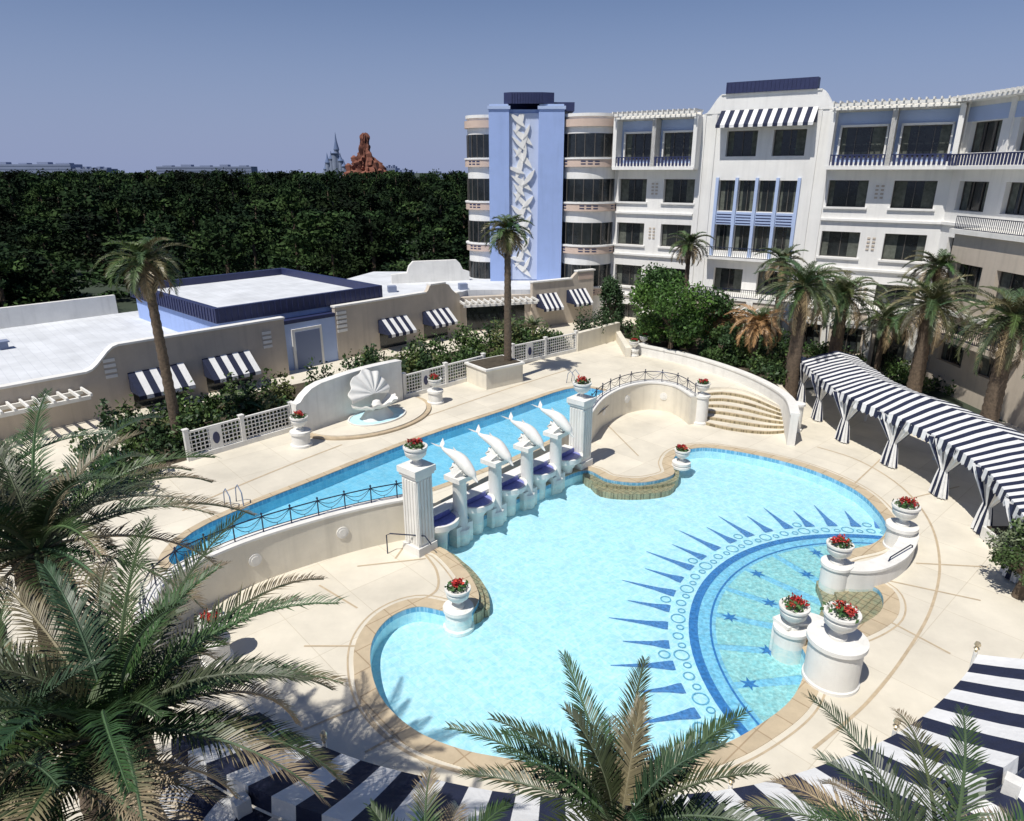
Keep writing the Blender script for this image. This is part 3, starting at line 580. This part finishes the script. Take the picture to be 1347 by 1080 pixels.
for (x0,x1,parts) in ((.1,7.1,2),(17.2,LH-.1,2)):
    b.part('loggia_blue','pblue'); b.box(x0,x1,.004,.05,14.6,18.0)
    w=(x1-x0)/parts
    for k in range(parts):
        xa=x0+k*w+.55; xb=x0+(k+1)*w-.45
        b.window(xa,xb,14.9,17.0,.06,3); b.part('loggia_frames','hotelw'); b.box(xa-.12,xa,.055,.3,14.9,17.1); b.box(xb,xb+.12,.055,.3,14.9,17.1); b.box(xa-.12,xb+.12,.055,.3,17.0,17.15)
        for x in (x0+k*w,x0+(k+1)*w): b.box(x-.16,x+.16,.055,1.25,14.2,18.1)
    b.part('terrace_parapet','hotelw'); b.box(x0-.1,x1+.1,0.13,1.3,14.1,14.35)
    b.part('navy_rail','navy'); b.box(x0,x1,1.16,1.22,15.05,15.12); k=int((x1-x0)/.3)
    b.part('rail_white','hotelw'); b.box(x0,x1,1.1,1.16,14.35,14.62)
    for i in range(k): x=x0+(x1-x0)*(i+.1)/k; b.part('navy_rail','navy'); b.box(x,x+.18,1.16,1.2,14.4,15.05)
    b.part('cornice','hotelw'); b.box(x0-.1,x1+.1,-.2,1.3,18.1,18.25)
    pergola(b,x0,x1,-.2,1.9,18.5,.42)
b.openings(7,LH,0,4.2,[(8+k*2.9,10+k*2.9,.2,3.3) for k in range(6)],.5,'beige','arcade_walls',True,2,base=3.0)
b.part('arcade_roof','white'); b.box(6.9,LH,.13,3.1,4.2,4.4); b.box(7,7.3,.13,3,0,4.2)
hrail(7.2,LH-.3,2.9,4.4,.7); pergola(b,12,LH-1,3.1,5.2,3.6,.5)
for k in range(7):
    b.part('pergola','white'); x=7.5+k*2.9; b.box(x-.25,x+.25,3.0,3.12,.0,4.2)
HO2=(HO[0]+HA[0]*LH,HO[1]+HA[1]*LH); b.frame(HO2,(.06,-1))
ops=[]
for zc in ZC[:4]:
    for a,c in ((.9,3.7),(5.2,8.0),(9.6,12.4)): ops.append((a,c,zc-W_,zc+W_))
b.openings(0,18,0,18.3,ops,.45,'hotelw','wing_walls',mull=3)
b.part('trim','hotelw')
for z in (14.1,10.45,6.85): b.box(.05,18,0,.2,z,z+.2)
for x in (.3,4.5,8.8): b.box(x-.2,x+.2,0,.14,14.3,18.3)
b.part('wing_loggia_blue','pblue'); b.box(.5,4.3,.003,.05,17.1,18.0); b.box(4.7,8.6,.003,.05,17.1,18.0)
b.part('wing_navy_rail','navy'); b.box(.5,17,.98,1.04,15.0,15.08)
for i in range(56): x=.5+i*.3; b.box(x,x+.18,.98,1.02,14.35,15.0)
b.part('balcony_slab','hotelw'); b.box(.3,18,.2,1.1,14.1,14.33)
pergola(b,0,18,-.2,1.3,18.5,.42); b.part('wing_cornice','hotelw'); b.box(0,18,-.4,.9,18.302,18.45)
b.openings(4.3,18,0,10.2,[(5.0,7.4,6.2,8.4),(8.6,11.4,6.2,8.4),(5.0,7.4,2,4.6),(8.6,11.4,2,4.6)],.4,'beige','low_wing_walls',True,3,base=2.0)
b.part('low_wing_side','beige'); b.box(4.3,4.6,.02,1.98,0,10.2); b.part('low_wing_cap','white'); b.box(4.1,18,.02,2.3,10.2,10.5); hrail(4.3,18,2.1,10.5,.8)
b.part('low_wing_cap','white'); b.box(4.4,18,2,2.2,5.1,5.4); hrail(4.4,12,3,4.0,.8); b.part('low_balc','beige'); b.box(4.4,12,2.0,3.1,3.7,4.0)
b.frame()
b.frame((-2.0,64),(1,0)); b.part('tower','lblue'); b.box(0,6.5,-9,-.1,0,19.0); b.box(0,1.75,-.1,.35,0,19.0); b.box(4.3,6.5,-.1,.35,0,19.0)
for a,c in ((-.1,1.85),(4.2,6.6)): b.part('tower_caps','pblue'); b.box(a,c,-.3,.45,19.0,19.25); b.box(a+.15,c-.15,-.3,.3,19.25,19.4)
b.part('tower_panel','panelb'); b.box(1.75,4.3,-.09,.02,4.5,18.7)
b.part('navy_cap','navy'); b.prism([(1.3,-6),(1.3,.1),(1.9,.5),(4.6,.5),(5.6,.1),(5.6,-6)],19.41,20.3) ; b.box(5.6,7.4,-6,-.4,18.9,19.6)
for i in range(12): x=1.95+i*.23; b.box(x,x+.05,.5,.55,19.45,20.25)
b.part('leaf_relief','hotelw')
random.seed(3)
def leafr(cx,cz,L,ang,w,z=.06):
    n=10
    up_=[(t*L, w*sin(pi*t)) for t in [i/n for i in range(n+1)]]; dn=[(t*L,-w*sin(pi*t)*.55) for t in [i/n for i in range(n,-1,-1)]][1:-1]
    q=[(x,y+.25*L*((x/L)**2)) for x,y in up_+dn]; q=[(cx+x*cos(ang)-y*sin(ang),cz+x*sin(ang)+y*cos(ang)) for x,y in q]
    q=[(min(max(x,1.78),4.27),min(max(y,4.55),18.65)) for x,y in q]; b.prism_sz(q,.02,.02+z)
zz=4.7; k=0
while zz<17.3:
    sg=1 if k%2 else -1
    leafr(3.03-.75*sg,zz,random.uniform(1.9,2.5),radians(90-sg*random.uniform(28,42)),random.uniform(.26,.36),.12+.02*(k%3))
    leafr(3.03+.1*sg,zz+.5,random.uniform(1.3,1.7),radians(90+sg*random.uniform(10,60)),random.uniform(.2,.28),.2+.02*(k%3)); k+=1; zz+=.95
b.frame()
def bay(cx,cy,r,a0,a1,zf):
    b.part('bay_walls','hotelw'); b.lathe(cx,cy,[(r,0),(r,18.4),(r+.15,18.4),(r+.15,18.65),(.1,18.65)],32,a0,a1)
    for zc in zf:
        b.part('bay_glass','glass'); b.lathe(cx,cy,[(r+.02,zc-W_),(r+.02,zc+W_)],32,a0+.25,a1-.12)
        b.part('window_frames','frame')
        for k in range(9):
            a=a0+.25+(a1-a0-.37)*k/8; x,y=cx+(r+.04)*cos(a),cy+(r+.04)*sin(a); b.tube([(x,y,zc-W_),(x,y,zc+W_)],.045,4)
        b.part('bay_bands','tanband'); z=zc-1.75; b.lathe(cx,cy,[(r+.02,z),(r+.25,z),(r+.25,z+.62),(r+.02,z+.62)],32,a0,a1)
        b.part('band_slots','navy')
        for q in (.18,.40):
            for k in range(14):
                a=a0+(a1-a0)*(k+.3)/14; 
                if k%5<3: b.lathe(cx,cy,[(r+.262,z+q),(r+.262,z+q+.1)],3,a,a+(a1-a0)/14*.7)
        b.part('bay_sills','hotelw'); b.lathe(cx,cy,[(r+.02,zc-1.13),(r+.32,zc-1.13),(r+.32,zc-1.0),(r+.02,zc-1.0)],32,a0,a1)
    z=17.6; b.part('bay_bands','tanband'); b.lathe(cx,cy,[(r+.02,z),(r+.25,z),(r+.25,z+.6),(r+.02,z+.6)],32,a0,a1)
bay(6.95,65.3,2.45,radians(180),radians(360),ZC[:4]); bay(-2.3,66.8,1.75,radians(150),radians(330),ZC[:4])
b.part('back_walls','hotelw'); b.prism([(4.6,66),(9.4,64),(9.4,74),(4.6,76)],0,18.3)
b.finish()
# ---------------- curved striped canopies ----------------
b=B('cabana_canopy'); fr=cat(PP([(1052,528),(1082,560),(1115,585),(1183,620),(1245,660),(1292,703),(1325,752),(1350,800)],0),False,10); N=80; fr=resample(fr,N)
outp=[]
for i in range(N):
    a=fr[max(i-1,0)]; c=fr[min(i+1,N-1)]; dx,dy=c[0]-a[0],c[1]-a[1]; l=sqrt(dx*dx+dy*dy); outp.append((-dy/l,dx/l))
nrm=[(abs(x),y if x>0 else -y) for x,y in outp]
def off2(i,d): return (fr[i][0]+nrm[i][0]*d,fr[i][1]+nrm[i][1]*d)
for i in range(N-1):
    k='navy' if i%2==0 else 'white'; b.part('stripe_'+k,k+'c',False)
    prof=[(-.35,2.35),(-.3,2.75),(.3,2.95),(.9,3.16),(1.8,3.4),(3.0,3.1),(3.05,2.8)]
    sag=.05*sin(pi*((i%12)/12)); sag2=.05*sin(pi*(((i+1)%12 or 12)/12))
    v=[(*off2(i,d),z-sag) for d,z in prof]+[(*off2(i+1,d),z-sag2) for d,z in prof]; n=len(prof); b.add(v,[(j,j+1,j+1+n,j+n) for j in range(n-1)])
    b.add([(*off2(i,-.35),2.35-sag),(*off2(i+1,-.35),2.35-sag2),(.5*(off2(i,-.35)[0]+off2(i+1,-.35)[0]),.5*(off2(i,-.35)[1]+off2(i+1,-.35)[1]),2.2)],[(0,1,2)])
posts=[0,12,24,36,48,60,72]
b.part('posts','white')
for i in posts:
    x,y=fr[i]; b.tube([(x,y,0),(x,y,2.8)],.07,8); b.lathe(x,y,[(.16,0),(.16,.15),(.08,.2)],10); x,y=off2(i,2.8); b.tube([(x,y,0),(x,y,2.9)],.07,8)
b.finish()
for i in posts:
    b=B('tied_curtain')
    for dd in (-1,1):
        ii=i+dd; x,y=fr[min(max(ii,0),N-1)]; xc,yc=fr[i]
        if ii<0: x,y=2*xc-fr[i+1][0],2*yc-fr[i+1][1]
        prof=[(.50,2.65),(.40,2.2),(.24,1.7),(.11,1.3),(.13,1.2),(.2,.8),(.27,.3),(.3,.06)]
        for kk in range(12):
            a0=2*pi*kk/12; nm='navy' if kk%3==0 else 'white'; b.part('cloth_'+nm,nm+'c')
            v=[];
            for r,z in prof:
                f=(z-1.3)/1.3 if z>1.3 else 0; px=xc+(x-xc)*(.5+2.0*f); py=yc+(y-yc)*(.5+2.0*f)
                for q in range(3):
                    a=a0+2*pi/12*q/2; rr=r*(1+.18*cos(12*a)); v.append((px+rr*cos(a)*.8,py+rr*sin(a)*1.15,z))
            b.add(v,[(j*3+q,j*3+q+1,(j+1)*3+q+1,(j+1)*3+q) for j in range(len(prof)-1) for q in range(2)])
    b.finish()
cc,cr=circ3(P(1285,862,2.9),P(1075,1008,2.9),P(490,1003,2.9))
b=B('poolside_canopy'); a_r=atan2(P(1285,862,2.9)[1]-cc[1],P(1285,862,2.9)[0]-cc[0]); a_l=atan2(P(400,985,2.9)[1]-cc[1],P(400,985,2.9)[0]-cc[0])
if a_l>0: a_l-=2*pi
st=.46/cr; a1=a_r+.01; n=int((a1-a_l+.12)/st); a0=a1-n*st
for i in range(n):
    k='navy' if i%2==0 else 'white'; b.part('stripe_'+k,k+'c'); A0=a0+i*st; A1=A0+st
    for prof in ([(cr-.02,2.5),(cr,2.9),(cr+.6,3.14),(cr+1.2,3.4),(cr+1.9,3.75),(cr+1.95,3.4)],[(cr+1.95,3.32),(cr+2.2,3.38),(cr+3.4,3.04),(cr+4.6,2.8),(cr+4.65,2.5)]):
        sg=[.05*sin(pi*((i+e)%9)/9) for e in (0,1)]
        v=[(cc[0]+r*cos(A0),cc[1]+r*sin(A0),z-sg[0]) for r,z in prof]+[(cc[0]+r*cos(A1),cc[1]+r*sin(A1),z-sg[1]) for r,z in prof]; m=len(prof); b.add(v,[(j,j+1,j+1+m,j+m) for j in range(m-1)])
b.part('finials','gold')
for i in list(range(n,-1,-9)):
    A=a0+i*st; x,y=cc[0]+(cr-.05)*cos(A),cc[1]+(cr-.05)*sin(A); b.part('posts','white'); b.tube([(x,y,0),(x,y,2.9)],.045,8); b.part('finials','gold'); b.lathe(x,y,[(.03,2.9),(.03,2.97),(.07,3.0),(.03,3.04),(.075,3.10),(.055,3.17),(.01,3.19)],10)
    x,y=cc[0]+(cr+2.1)*cos(A),cc[1]+(cr+2.1)*sin(A); b.part('ridge_blocks','white'); b.lathe(x,y,[(.18,3.3),(.18,3.62),(.01,3.63)],4)
    x,y=cc[0]+(cr+4.4)*cos(A),cc[1]+(cr+4.4)*sin(A); b.tube([(x,y,0),(x,y,2.8)],.06,6)
b.finish()
# ---------------- vegetation ----------------
def frond(b,base,az,el,L,droop,nl,ll,lw,col,vee=.35,N=12,bend=0,tip=None):
    p=Vector(base); pts=[p.copy()]; tans=[]
    for i in range(N):
        t=(i+.5)/N; e=el-droop*t**1.3; a=az+bend*t; d=Vector((cos(a)*cos(e),sin(a)*cos(e),sin(e))); tans.append(d); p=p+d*(L/N); pts.append(p.copy())
    tans.append(tans[-1]); rc=tuple(min(1,c*1.5+.03) for c in col)
    b.tube(pts,[.032*(L/3)*(1-.8*i/N)+.004 for i in range(N+1)],4,col=rc)
    t0=random.uniform(.35,.8)
    for j in range(nl):
        t=.1+.9*j/nl; f=t*N; i=min(int(f),N-1); q=pts[i].lerp(pts[i+1],f-i); T=tans[i]; side=T.cross(Vector((0,0,1)))
        if side.length<1e-3: side=Vector((1,0,0))
        side.normalize(); upv=side.cross(T).normalized()
        pr=min(1,.35+t*2.2) if t<.3 else 1-.65*((t-.3)/.7)**1.5; l=ll*pr
        A=radians(28+38*t)
        for sg in (-1,1):
            jj=random.uniform(-.14,.14); dr=(side*sg*cos(A)+T*(sin(A)+jj)+upv*(vee+random.uniform(-.15,.15))).normalized(); w=T*lw
            lj=l*random.uniform(.85,1.1); m=q+dr*lj*.5; tp=q+dr*lj+Vector((0,0,-.18*lj)); o=len(b.cur['v']); 
            cb=random.uniform(.7,1.35); c=tuple(min(1,x*cb) for x in col); ct=c
            if tip:
                k=min(1,max(0,(t-t0)/.3+random.uniform(-.2,.2))); c=tuple(x+(y-x)*k for x,y in zip(c,tip)); k2=min(1,k+.35); ct=tuple(x+(y-x)*k2 for x,y in zip(c,tip))
            b.cur['v'].extend([tuple(q-w*.6),tuple(q+w*.6),tuple(m+w),tuple(m-w),tuple(tp)]); b.cur['c'].extend([c]*4+[ct]); b.cur['f'].extend([(o,o+1,o+2,o+3),(o+3,o+2,o+4)])
    b.cur['col']=True
def palm(x,y,zb,zt,L=2.4,nf=28,nl=26,ll=.5,lw=.025,rt=.22,dead=.2,name='palm_tree',droop=1.5,elmin=-.7,col=(.065,.095,.035),dcol=(.20,.15,.08),lean=(0,0),tipc=None):
    b=B(name); b.part('trunk','bark'); n=max(12,int((zt-zb)/.2)); pts=[];rs=[]
    for i in range(n+1):
        t=i/n; pts.append((x-lean[0]*(1-t),y-lean[1]*(1-t),zb+(zt-zb)*t)); rs.append(rt*(1.25-.35*t)*(1+.12*(i%2))+(.35*rt if t>.88 else 0))
    b.tube(pts,rs,10)
    b.part('fronds','palm',True)
    for i in range(nf):
        az=i*2.39996+random.uniform(-.2,.2); f=i/nf; el=1.35-(1.35-elmin)*f+random.uniform(-.1,.1); isd=f>1-dead
        c=dcol if isd else tuple(q*random.uniform(.75,1.25) for q in col)
        if not isd and random.random()<.12: c=tuple(.5*(p+q) for p,q in zip(c,dcol))
        frond(b,(x+.1*cos(az),y+.1*sin(az),zt+.05),az,el,L*random.uniform(.85,1.12)*(.75 if f<.12 else 1),droop*random.uniform(.8,1.15),nl,ll,lw,c,bend=random.uniform(-.25,.25),tip=tipc if (f>.3) else None)
    return b.finish()
x,y=P(233,592,1.1); palm(x,y,1.1,10.2,2.0,40,24,.55,.04,.2,.28,elmin=-1.2,name='fan_palm_tree',lean=(-.2,0))
x,y=P(668,505,1.1); palm(x,y+.8,2.4,10.6,1.8,38,24,.55,.04,.2,.33,elmin=-1.3,name='fan_palm_tree')
for u,v,Y,L,nf,dead,zb in [(907,322,56,1.9,30,.3,1.1),(1030,345,50,1.9,30,.4,1.1),(1058,378,42,3.1,56,.15,0),(1110,390,45,3.0,50,.15,0),(1225,400,41,3.2,54,.15,0),(1234,352,46,2.3,34,.3,0),(1333,420,34,3.3,56,.12,0),(997,425,46,2.1,34,.9,1.1),(1165,420,47,2.4,32,.2,0),(950,418,50,1.9,28,.85,1.1)]:
    x,y,z=PY(u,v,Y); palm(x,y,zb,z,L,nf,36,.55,.032,.36 if L>2.5 else .17,dead,elmin=-.75,dcol=(.34,.20,.09) if dead>.7 else (.24,.18,.10))
def fg(u,v,w,L,nf,nl,dead,elmin,ll=.5,droop=1.2,rt=.3,tip=(.30,.235,.15)):
    r=ray(u,v); palm(r[0]*w,r[1]*w,0,EYE+r[2]*w,L,nf,nl,ll,.016,rt,dead,'date_palm_tree',droop,elmin,(.040,.070,.026),(.28,.215,.13),tipc=tip)
fg(50,725,11.0,3.3,42,70,.18,-.2); fg(150,965,8.4,3.1,44,78,.18,-.2); fg(-60,700,12,3.0,30,60,.15,-.3); fg(-10,1060,8,3.0,32,66,.15,-.2)
fg(815,1085,8.2,2.1,26,62,.08,-.1,.42,.9,.26,None); fg(1235,1200,8,2.5,24,60,.5,-.1); 
fg(560,1200,8.2,1.7,16,50,.5,-.1,.4)
def tree(name,x,y,zb,zc,r,n=900,size=.28,cols=GR,h=None):
    b=B(name); b.part('trunk','bark'); h=h or r
    b.tube([(x,y,zb),(x+.1,y,zb+(zc-zb)*.5),(x,y,zc)],[.22,.16,.08],8)
    bl=[]
    for i in range(22):
        a=random.uniform(0,2*pi); e=random.uniform(-.8,1.3); q=random.uniform(.5,.82); px,py,pz=x+cos(a)*cos(e)*r*q,y+sin(a)*cos(e)*r*q,zc+sin(e)*h*q; s_=random.uniform(.26,.44); bl.append((px,py,pz,r*s_,r*s_,h*s_*.85)); b.part('trunk','bark'); b.tube([(x,y,zb+(zc-zb)*.6),(px,py,pz)],[.09,.03],5)
    b.part('crown','foliage',True); leaf_cloud(b,bl,n,size,cols,.5); b.finish()
x,y,z=PY(885,410,50); tree('broadleaf_tree',x,y,1.1,z,4.0,750,.24,[(.06,.13,.025),(.08,.16,.03),(.045,.10,.025),(.035,.08,.02)],3.7)
x,y,z=PY(805,402,57); tree('conifer_tree',x,y,1.1,z,1.1,200,.22,[(.04,.08,.03)],2.6)
x,y,z=PY(950,440,47); tree('broadleaf_tree',x,y,1.1,z-1,1.8,300,.22)
x,y=P(1318,790); tree('flowering_shrub',x+.7,y+.2,0,1.5,1.4,330,.13,[(.09,.14,.05),(.2,.24,.14),(.06,.10,.03)])
b=B('garden_planter_box'); b.part('box','white'); x,y=P(1322,716); b.box(x-.7,x+2.2,y-.5,y+.5,0,.55); b.part('soil','soil'); b.box(x-.6,x+2.1,y-.4,y+.4,.55,.6); b.finish()
def shrubs(name,line,w,h,z,n=200,cols=GR,step=.9,size=.24):
    b=B(name); b.part('leaves','foliage',True); L=sum(math.dist(line[i],line[i+1]) for i in range(len(line)-1)); k=int(L/step)
    for (x,y) in resample(line,k):
        for q in range(2):
            hh=h*random.uniform(.4,1.2); leaf_cloud(b,[(x+random.uniform(-w,w),y+random.uniform(-w,w)*.6,z+hh*.5,.85*random.uniform(.5,1.1),.85*random.uniform(.5,1.1),hh*.6)],n,size,cols)
    b.finish()
GR2=GR+[(.10,.14,.04),(.13,.15,.05),(.03,.06,.02)]
def sh(l,dx,dy): return [(x+dx,y+dy) for x,y in l]
f1=[P(210,618,1.1),P(386,566,1.1)]; f2=[P(532,524,1.1),P(636,495,1.1)]; f3=[P(674,481,1.1),P(757,462,1.1)]
for f in (f1,f2,f3):
    shrubs('garden_shrubs',sh(f,-.9,.9),.5,1.7,1.1,cols=GR2); shrubs('garden_shrubs',sh(f,-2.3,2.2),.9,2.2,1.1,cols=GR2); shrubs('garden_shrubs',sh(f,-3.8,3.6),.9,1.9,1.1)
shrubs('garden_shrubs',sh([f1[1],f2[0]],-2.2,2.2),.9,2.3,1.1,cols=GR2); shrubs('garden_shrubs',sh([f2[1],f3[0]],-2.2,2.4),.9,2.0,1.1)
shrubs('garden_shrubs',[P(60,640,1.1),P(210,612,1.1)],1.6,1.8,1.1); shrubs('garden_shrubs',[P(20,690,1.1),P(150,645,1.1)],1.6,1.5,1.1)
shrubs('garden_shrubs',[P(838,446,1.1),P(905,455,1.1),P(955,470,1.1),P(1000,486,1.1),P(1035,505,1.1)],.8,1.5,1.1,cols=GR2); shrubs('garden_shrubs',[P(850,432,1.1),P(920,440,1.1),P(1030,470,1.1),P(1080,480,1.1)],1.5,1.8,1.1)
shrubs('garden_shrubs',[P(1075,485),P(1150,495),P(1250,515),P(1346,535)],1.6,1.6,0,cols=GR2); shrubs('garden_shrubs',[P(1085,470),P(1200,480),P(1340,500)],1.6,2.2,0)
shrubs('conifer_hedge',[P(765,455,1.1),P(808,444,1.1)],.3,2.6,1.1,260,[(.03,.06,.02)],.6,.2)
for i in range(7):
    f=(f1,f2,f3,f2,f1,f3,f2)[i]; t=(.3,.2,.4,.7,.8,.8,.45)[i]; x=f[0][0]+(f[1][0]-f[0][0])*t-2.2; y=f[0][1]+(f[1][1]-f[0][1])*t+2.2
    palm(x,y,1.1,1.5+.6*(i%3),1.1,18,16,.35,.03,.12,.1,'cycad_plant',1.0,.0,(.08,.12,.045))
b=B('garden_soil_bed'); b.part('s','soil',True); 
b.add([(x,y,1.106) for x,y in ccw([P(838,450,1.1),P(905,463,1.1),P(1000,497,1.1),P(1040,525,1.1),(17.2,44.5),(27,50.5),(12,60),(7,59)])],[tuple(range(8))]); b.finish()
b=B('garden_bed'); b.part('s','ground',True); b.add([(x,y,.006) for x,y in ccw([P(1085,512),P(1347,560),(45,36),(30,48),(18.2,44)])],[(0,1,2,3,4)]); b.finish()
b=B('shrub_bed'); b.part('s','soil',True)
b.add([(x,y,1.105) for x,y in ccw([(f1[0][0]-.1,f1[0][1]+.2),(f3[1][0]-.1,f3[1][1]+.3),(f3[1][0]-4,f3[1][1]+4.6),(f1[0][0]-6,f1[0][1]+6)])],[(0,1,2,3)]); b.finish()
b=B('woodland_floor'); b.part('s','ground',True); b.add([(-60,50,1.12),(-44,46,1.12),(-34,60,1.12),(-14,71,1.12),(-14,90,1.12),(-60,90,1.12)],[(0,1,2,3,4,5)]); b.finish()
# forest
meshes=[]
for k in range(6):
    b=B('t'); b.part('crown','forest',True); bl=[]
    nb=15
    for i in range(nb):
        a=i*2.4+random.uniform(-.4,.4); z=2+9.6*(i/nb)**.8; q=3.1*(1.12-(z/12.8)**2)*random.uniform(.55,1); s_=random.uniform(1.0,2.3)*(1.15-.4*z/12)
        bl.append((cos(a)*q,sin(a)*q,z,s_,s_,s_*random.uniform(.5,.75)))
    leaf_cloud(b,bl,130,.55,[(.014,.028,.011),(.022,.044,.015),(.036,.064,.02),(.011,.023,.010)],.35)
    b.part('trunk','bark'); b.tube([(0,0,0),(.2,0,6),(0,.1,11)],[.3,.2,.08],6)
    me_o=b.finish(); ch=list(me_o.children); meshes.append([c.data for c in ch])
    for c in ch: bpy.data.objects.remove(c)
    bpy.data.objects.remove(me_o)
fe=bpy.data.objects.new('distant_forest',None); sc.collection.objects.link(fe)
def ftree(x,y,s,w=1):
    ms=random.choice(meshes); r=random.uniform(0,6.28); k=random.uniform(.85,1.35)*w
    for m in ms:
        o=bpy.data.objects.new('forest_tree_part',m); sc.collection.objects.link(o); o.parent=fe; o.location=(x,y,-1); o.rotation_euler=(0,0,r); o.scale=(s*k,s*k,s)
Y=66
while Y<330:
    x=-.80*Y
    stepx=5.2+Y*.02
    while x<2:
        if not (Y<74 and x>-34):
            hs=min(1.16,.58+.0050*(Y-60)); nz=noise.noise(Vector((x*.06,Y*.06,0)))*.40
            if x>-.30*Y and Y>120: nz=min(nz,0)-.03
            ftree(x+random.uniform(-2.6,2.6),Y+random.uniform(-2.4,2.4),min(1.27,max(.5,(hs+nz)*random.uniform(.82,1.14)+.06)),(1/max(.75,hs))*(1+max(0,Y-180)/400))
        x+=stepx*random.uniform(.8,1.2)
    Y+=6+Y*.045
for i in range(18): ftree(-45-random.uniform(0,8),42+i*1.6,random.uniform(.55,.75),1.3)
# red rock mountain
b=B('red_rock_mountain'); b.part('rock','rock'); x0,y0,_=PY(479,200,300)
v=[];NR,NA=44,60
for j in range(NR+1):
    t=j/NR; z=4+t*24.5
    prof=[(0,8.5),(.25,7.6),(.4,6.8),(.5,5.6),(.6,4.2),(.66,2.7),(.75,2.0),(.86,1.5),(.9,1.7),(.97,1.2),(1,.3)]
    for q in range(len(prof)-1):
        if prof[q][0]<=t<=prof[q+1][0]: r=prof[q][1]+(prof[q+1][1]-prof[q][1])*(t-prof[q][0])/(prof[q+1][0]-prof[q][0]); break
    for i in range(NA):
        a=2*pi*i/NA; n_=noise.noise(Vector((cos(a)*2.2,sin(a)*2.2,z*.22)))*.6+noise.noise(Vector((cos(a)*6,sin(a)*6,z*.8)))*.4
        rr=r*(1+n_); v.append((x0+rr*cos(a)+.02*z,y0+rr*sin(a),z+n_*1.0))
b.add(v,[(j*NA+i,j*NA+(i+1)%NA,(j+1)*NA+(i+1)%NA,(j+1)*NA+i) for j in range(NR) for i in range(NA)]+[tuple(range(NR*NA,(NR+1)*NA))])
for dx,h,r in ((-6.0,17,1.4),(-3.6,20,1.2),(4.6,18,1.5),(6.4,15,1.4),(2.7,21.5,1.1)): b.tube([(x0+dx,y0-3,6),(x0+dx+.3,y0-3,h-3),(x0+dx-.2,y0-3,h-.8),(x0+dx,y0-3,h)],[r*1.5,r,r*1.1,r*.3],7)
b.finish()
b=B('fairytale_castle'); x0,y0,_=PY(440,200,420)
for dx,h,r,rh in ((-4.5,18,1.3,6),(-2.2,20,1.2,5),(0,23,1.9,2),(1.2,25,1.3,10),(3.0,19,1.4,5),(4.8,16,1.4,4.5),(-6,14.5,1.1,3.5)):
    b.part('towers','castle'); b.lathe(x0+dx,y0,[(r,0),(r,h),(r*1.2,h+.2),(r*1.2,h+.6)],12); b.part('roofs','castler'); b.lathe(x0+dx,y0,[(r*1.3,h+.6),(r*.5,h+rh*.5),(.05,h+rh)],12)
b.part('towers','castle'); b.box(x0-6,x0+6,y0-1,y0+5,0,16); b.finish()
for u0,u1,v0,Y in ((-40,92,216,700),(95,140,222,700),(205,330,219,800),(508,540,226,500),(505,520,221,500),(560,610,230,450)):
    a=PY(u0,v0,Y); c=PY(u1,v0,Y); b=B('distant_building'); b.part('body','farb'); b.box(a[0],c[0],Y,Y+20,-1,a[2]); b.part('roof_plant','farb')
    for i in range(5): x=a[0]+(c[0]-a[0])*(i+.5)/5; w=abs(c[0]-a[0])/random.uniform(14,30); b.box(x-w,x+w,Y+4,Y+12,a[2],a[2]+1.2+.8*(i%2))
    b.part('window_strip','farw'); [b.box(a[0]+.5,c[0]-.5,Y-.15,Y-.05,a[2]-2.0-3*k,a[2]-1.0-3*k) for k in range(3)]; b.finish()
# ---------------- light, world, camera ----------------
EL=radians(61); ts=Vector((-.66*cos(EL),-.75*cos(EL),sin(EL))).normalized()
sl=bpy.data.lights.new('sun','SUN'); sl.energy=4.7; sl.angle=radians(.5); sl.color=(1,.96,.89); so=bpy.data.objects.new('sun',sl); so.rotation_euler=ts.to_track_quat('Z','Y').to_euler(); sc.collection.objects.link(so)
w=bpy.data.worlds.new("World"); sc.world=w; w.use_nodes=True; nt=w.node_tree; N=nt.nodes; L=nt.links; bg=N['Background']; sk=N.new('ShaderNodeTexSky'); sk.sky_type='NISHITA'; sk.sun_disc=False
sk.sun_elevation=math.asin(ts.z); sk.sun_rotation=atan2(ts.x,ts.y); sk.air_density=1.0; sk.dust_density=.3; sk.ozone_density=3.0
mx=N.new('ShaderNodeMix'); mx.data_type='RGBA'; mx.blend_type='MULTIPLY'; mx.inputs[0].default_value=1; mx.inputs[7].default_value=(.92,.93,1.10,1)
L.new(sk.outputs[0],mx.inputs[6])
# blue-violet summer haze thickening towards the horizon
tc=N.new('ShaderNodeTexCoord'); sp=N.new('ShaderNodeSeparateXYZ'); L.new(tc.outputs['Generated'],sp.inputs[0])
mr=N.new('ShaderNodeMapRange'); mr.interpolation_type='SMOOTHSTEP'; mr.inputs[1].default_value=-.02; mr.inputs[2].default_value=.30; mr.inputs[3].default_value=.92; mr.inputs[4].default_value=0; L.new(sp.outputs[2],mr.inputs[0])
hz=N.new('ShaderNodeMix'); hz.data_type='RGBA'; hz.inputs[7].default_value=(4.1,5.0,8.1,1); L.new(mr.outputs[0],hz.inputs[0]); L.new(mx.outputs[2],hz.inputs[6]); L.new(hz.outputs[2],bg.inputs[0]); bg.inputs[1].default_value=.066
cam=bpy.data.cameras.new('camera'); cam.sensor_width=36; cam.lens=36*F/1347; cam.clip_end=8000; co=bpy.data.objects.new('camera',cam); co.location=(0,0,EYE); co.rotation_euler=(pi/2-PT,0,0); sc.collection.objects.link(co); sc.camera=co
sc.view_settings.view_transform='Standard'; sc.view_settings.look='None'; sc.view_settings.exposure=0
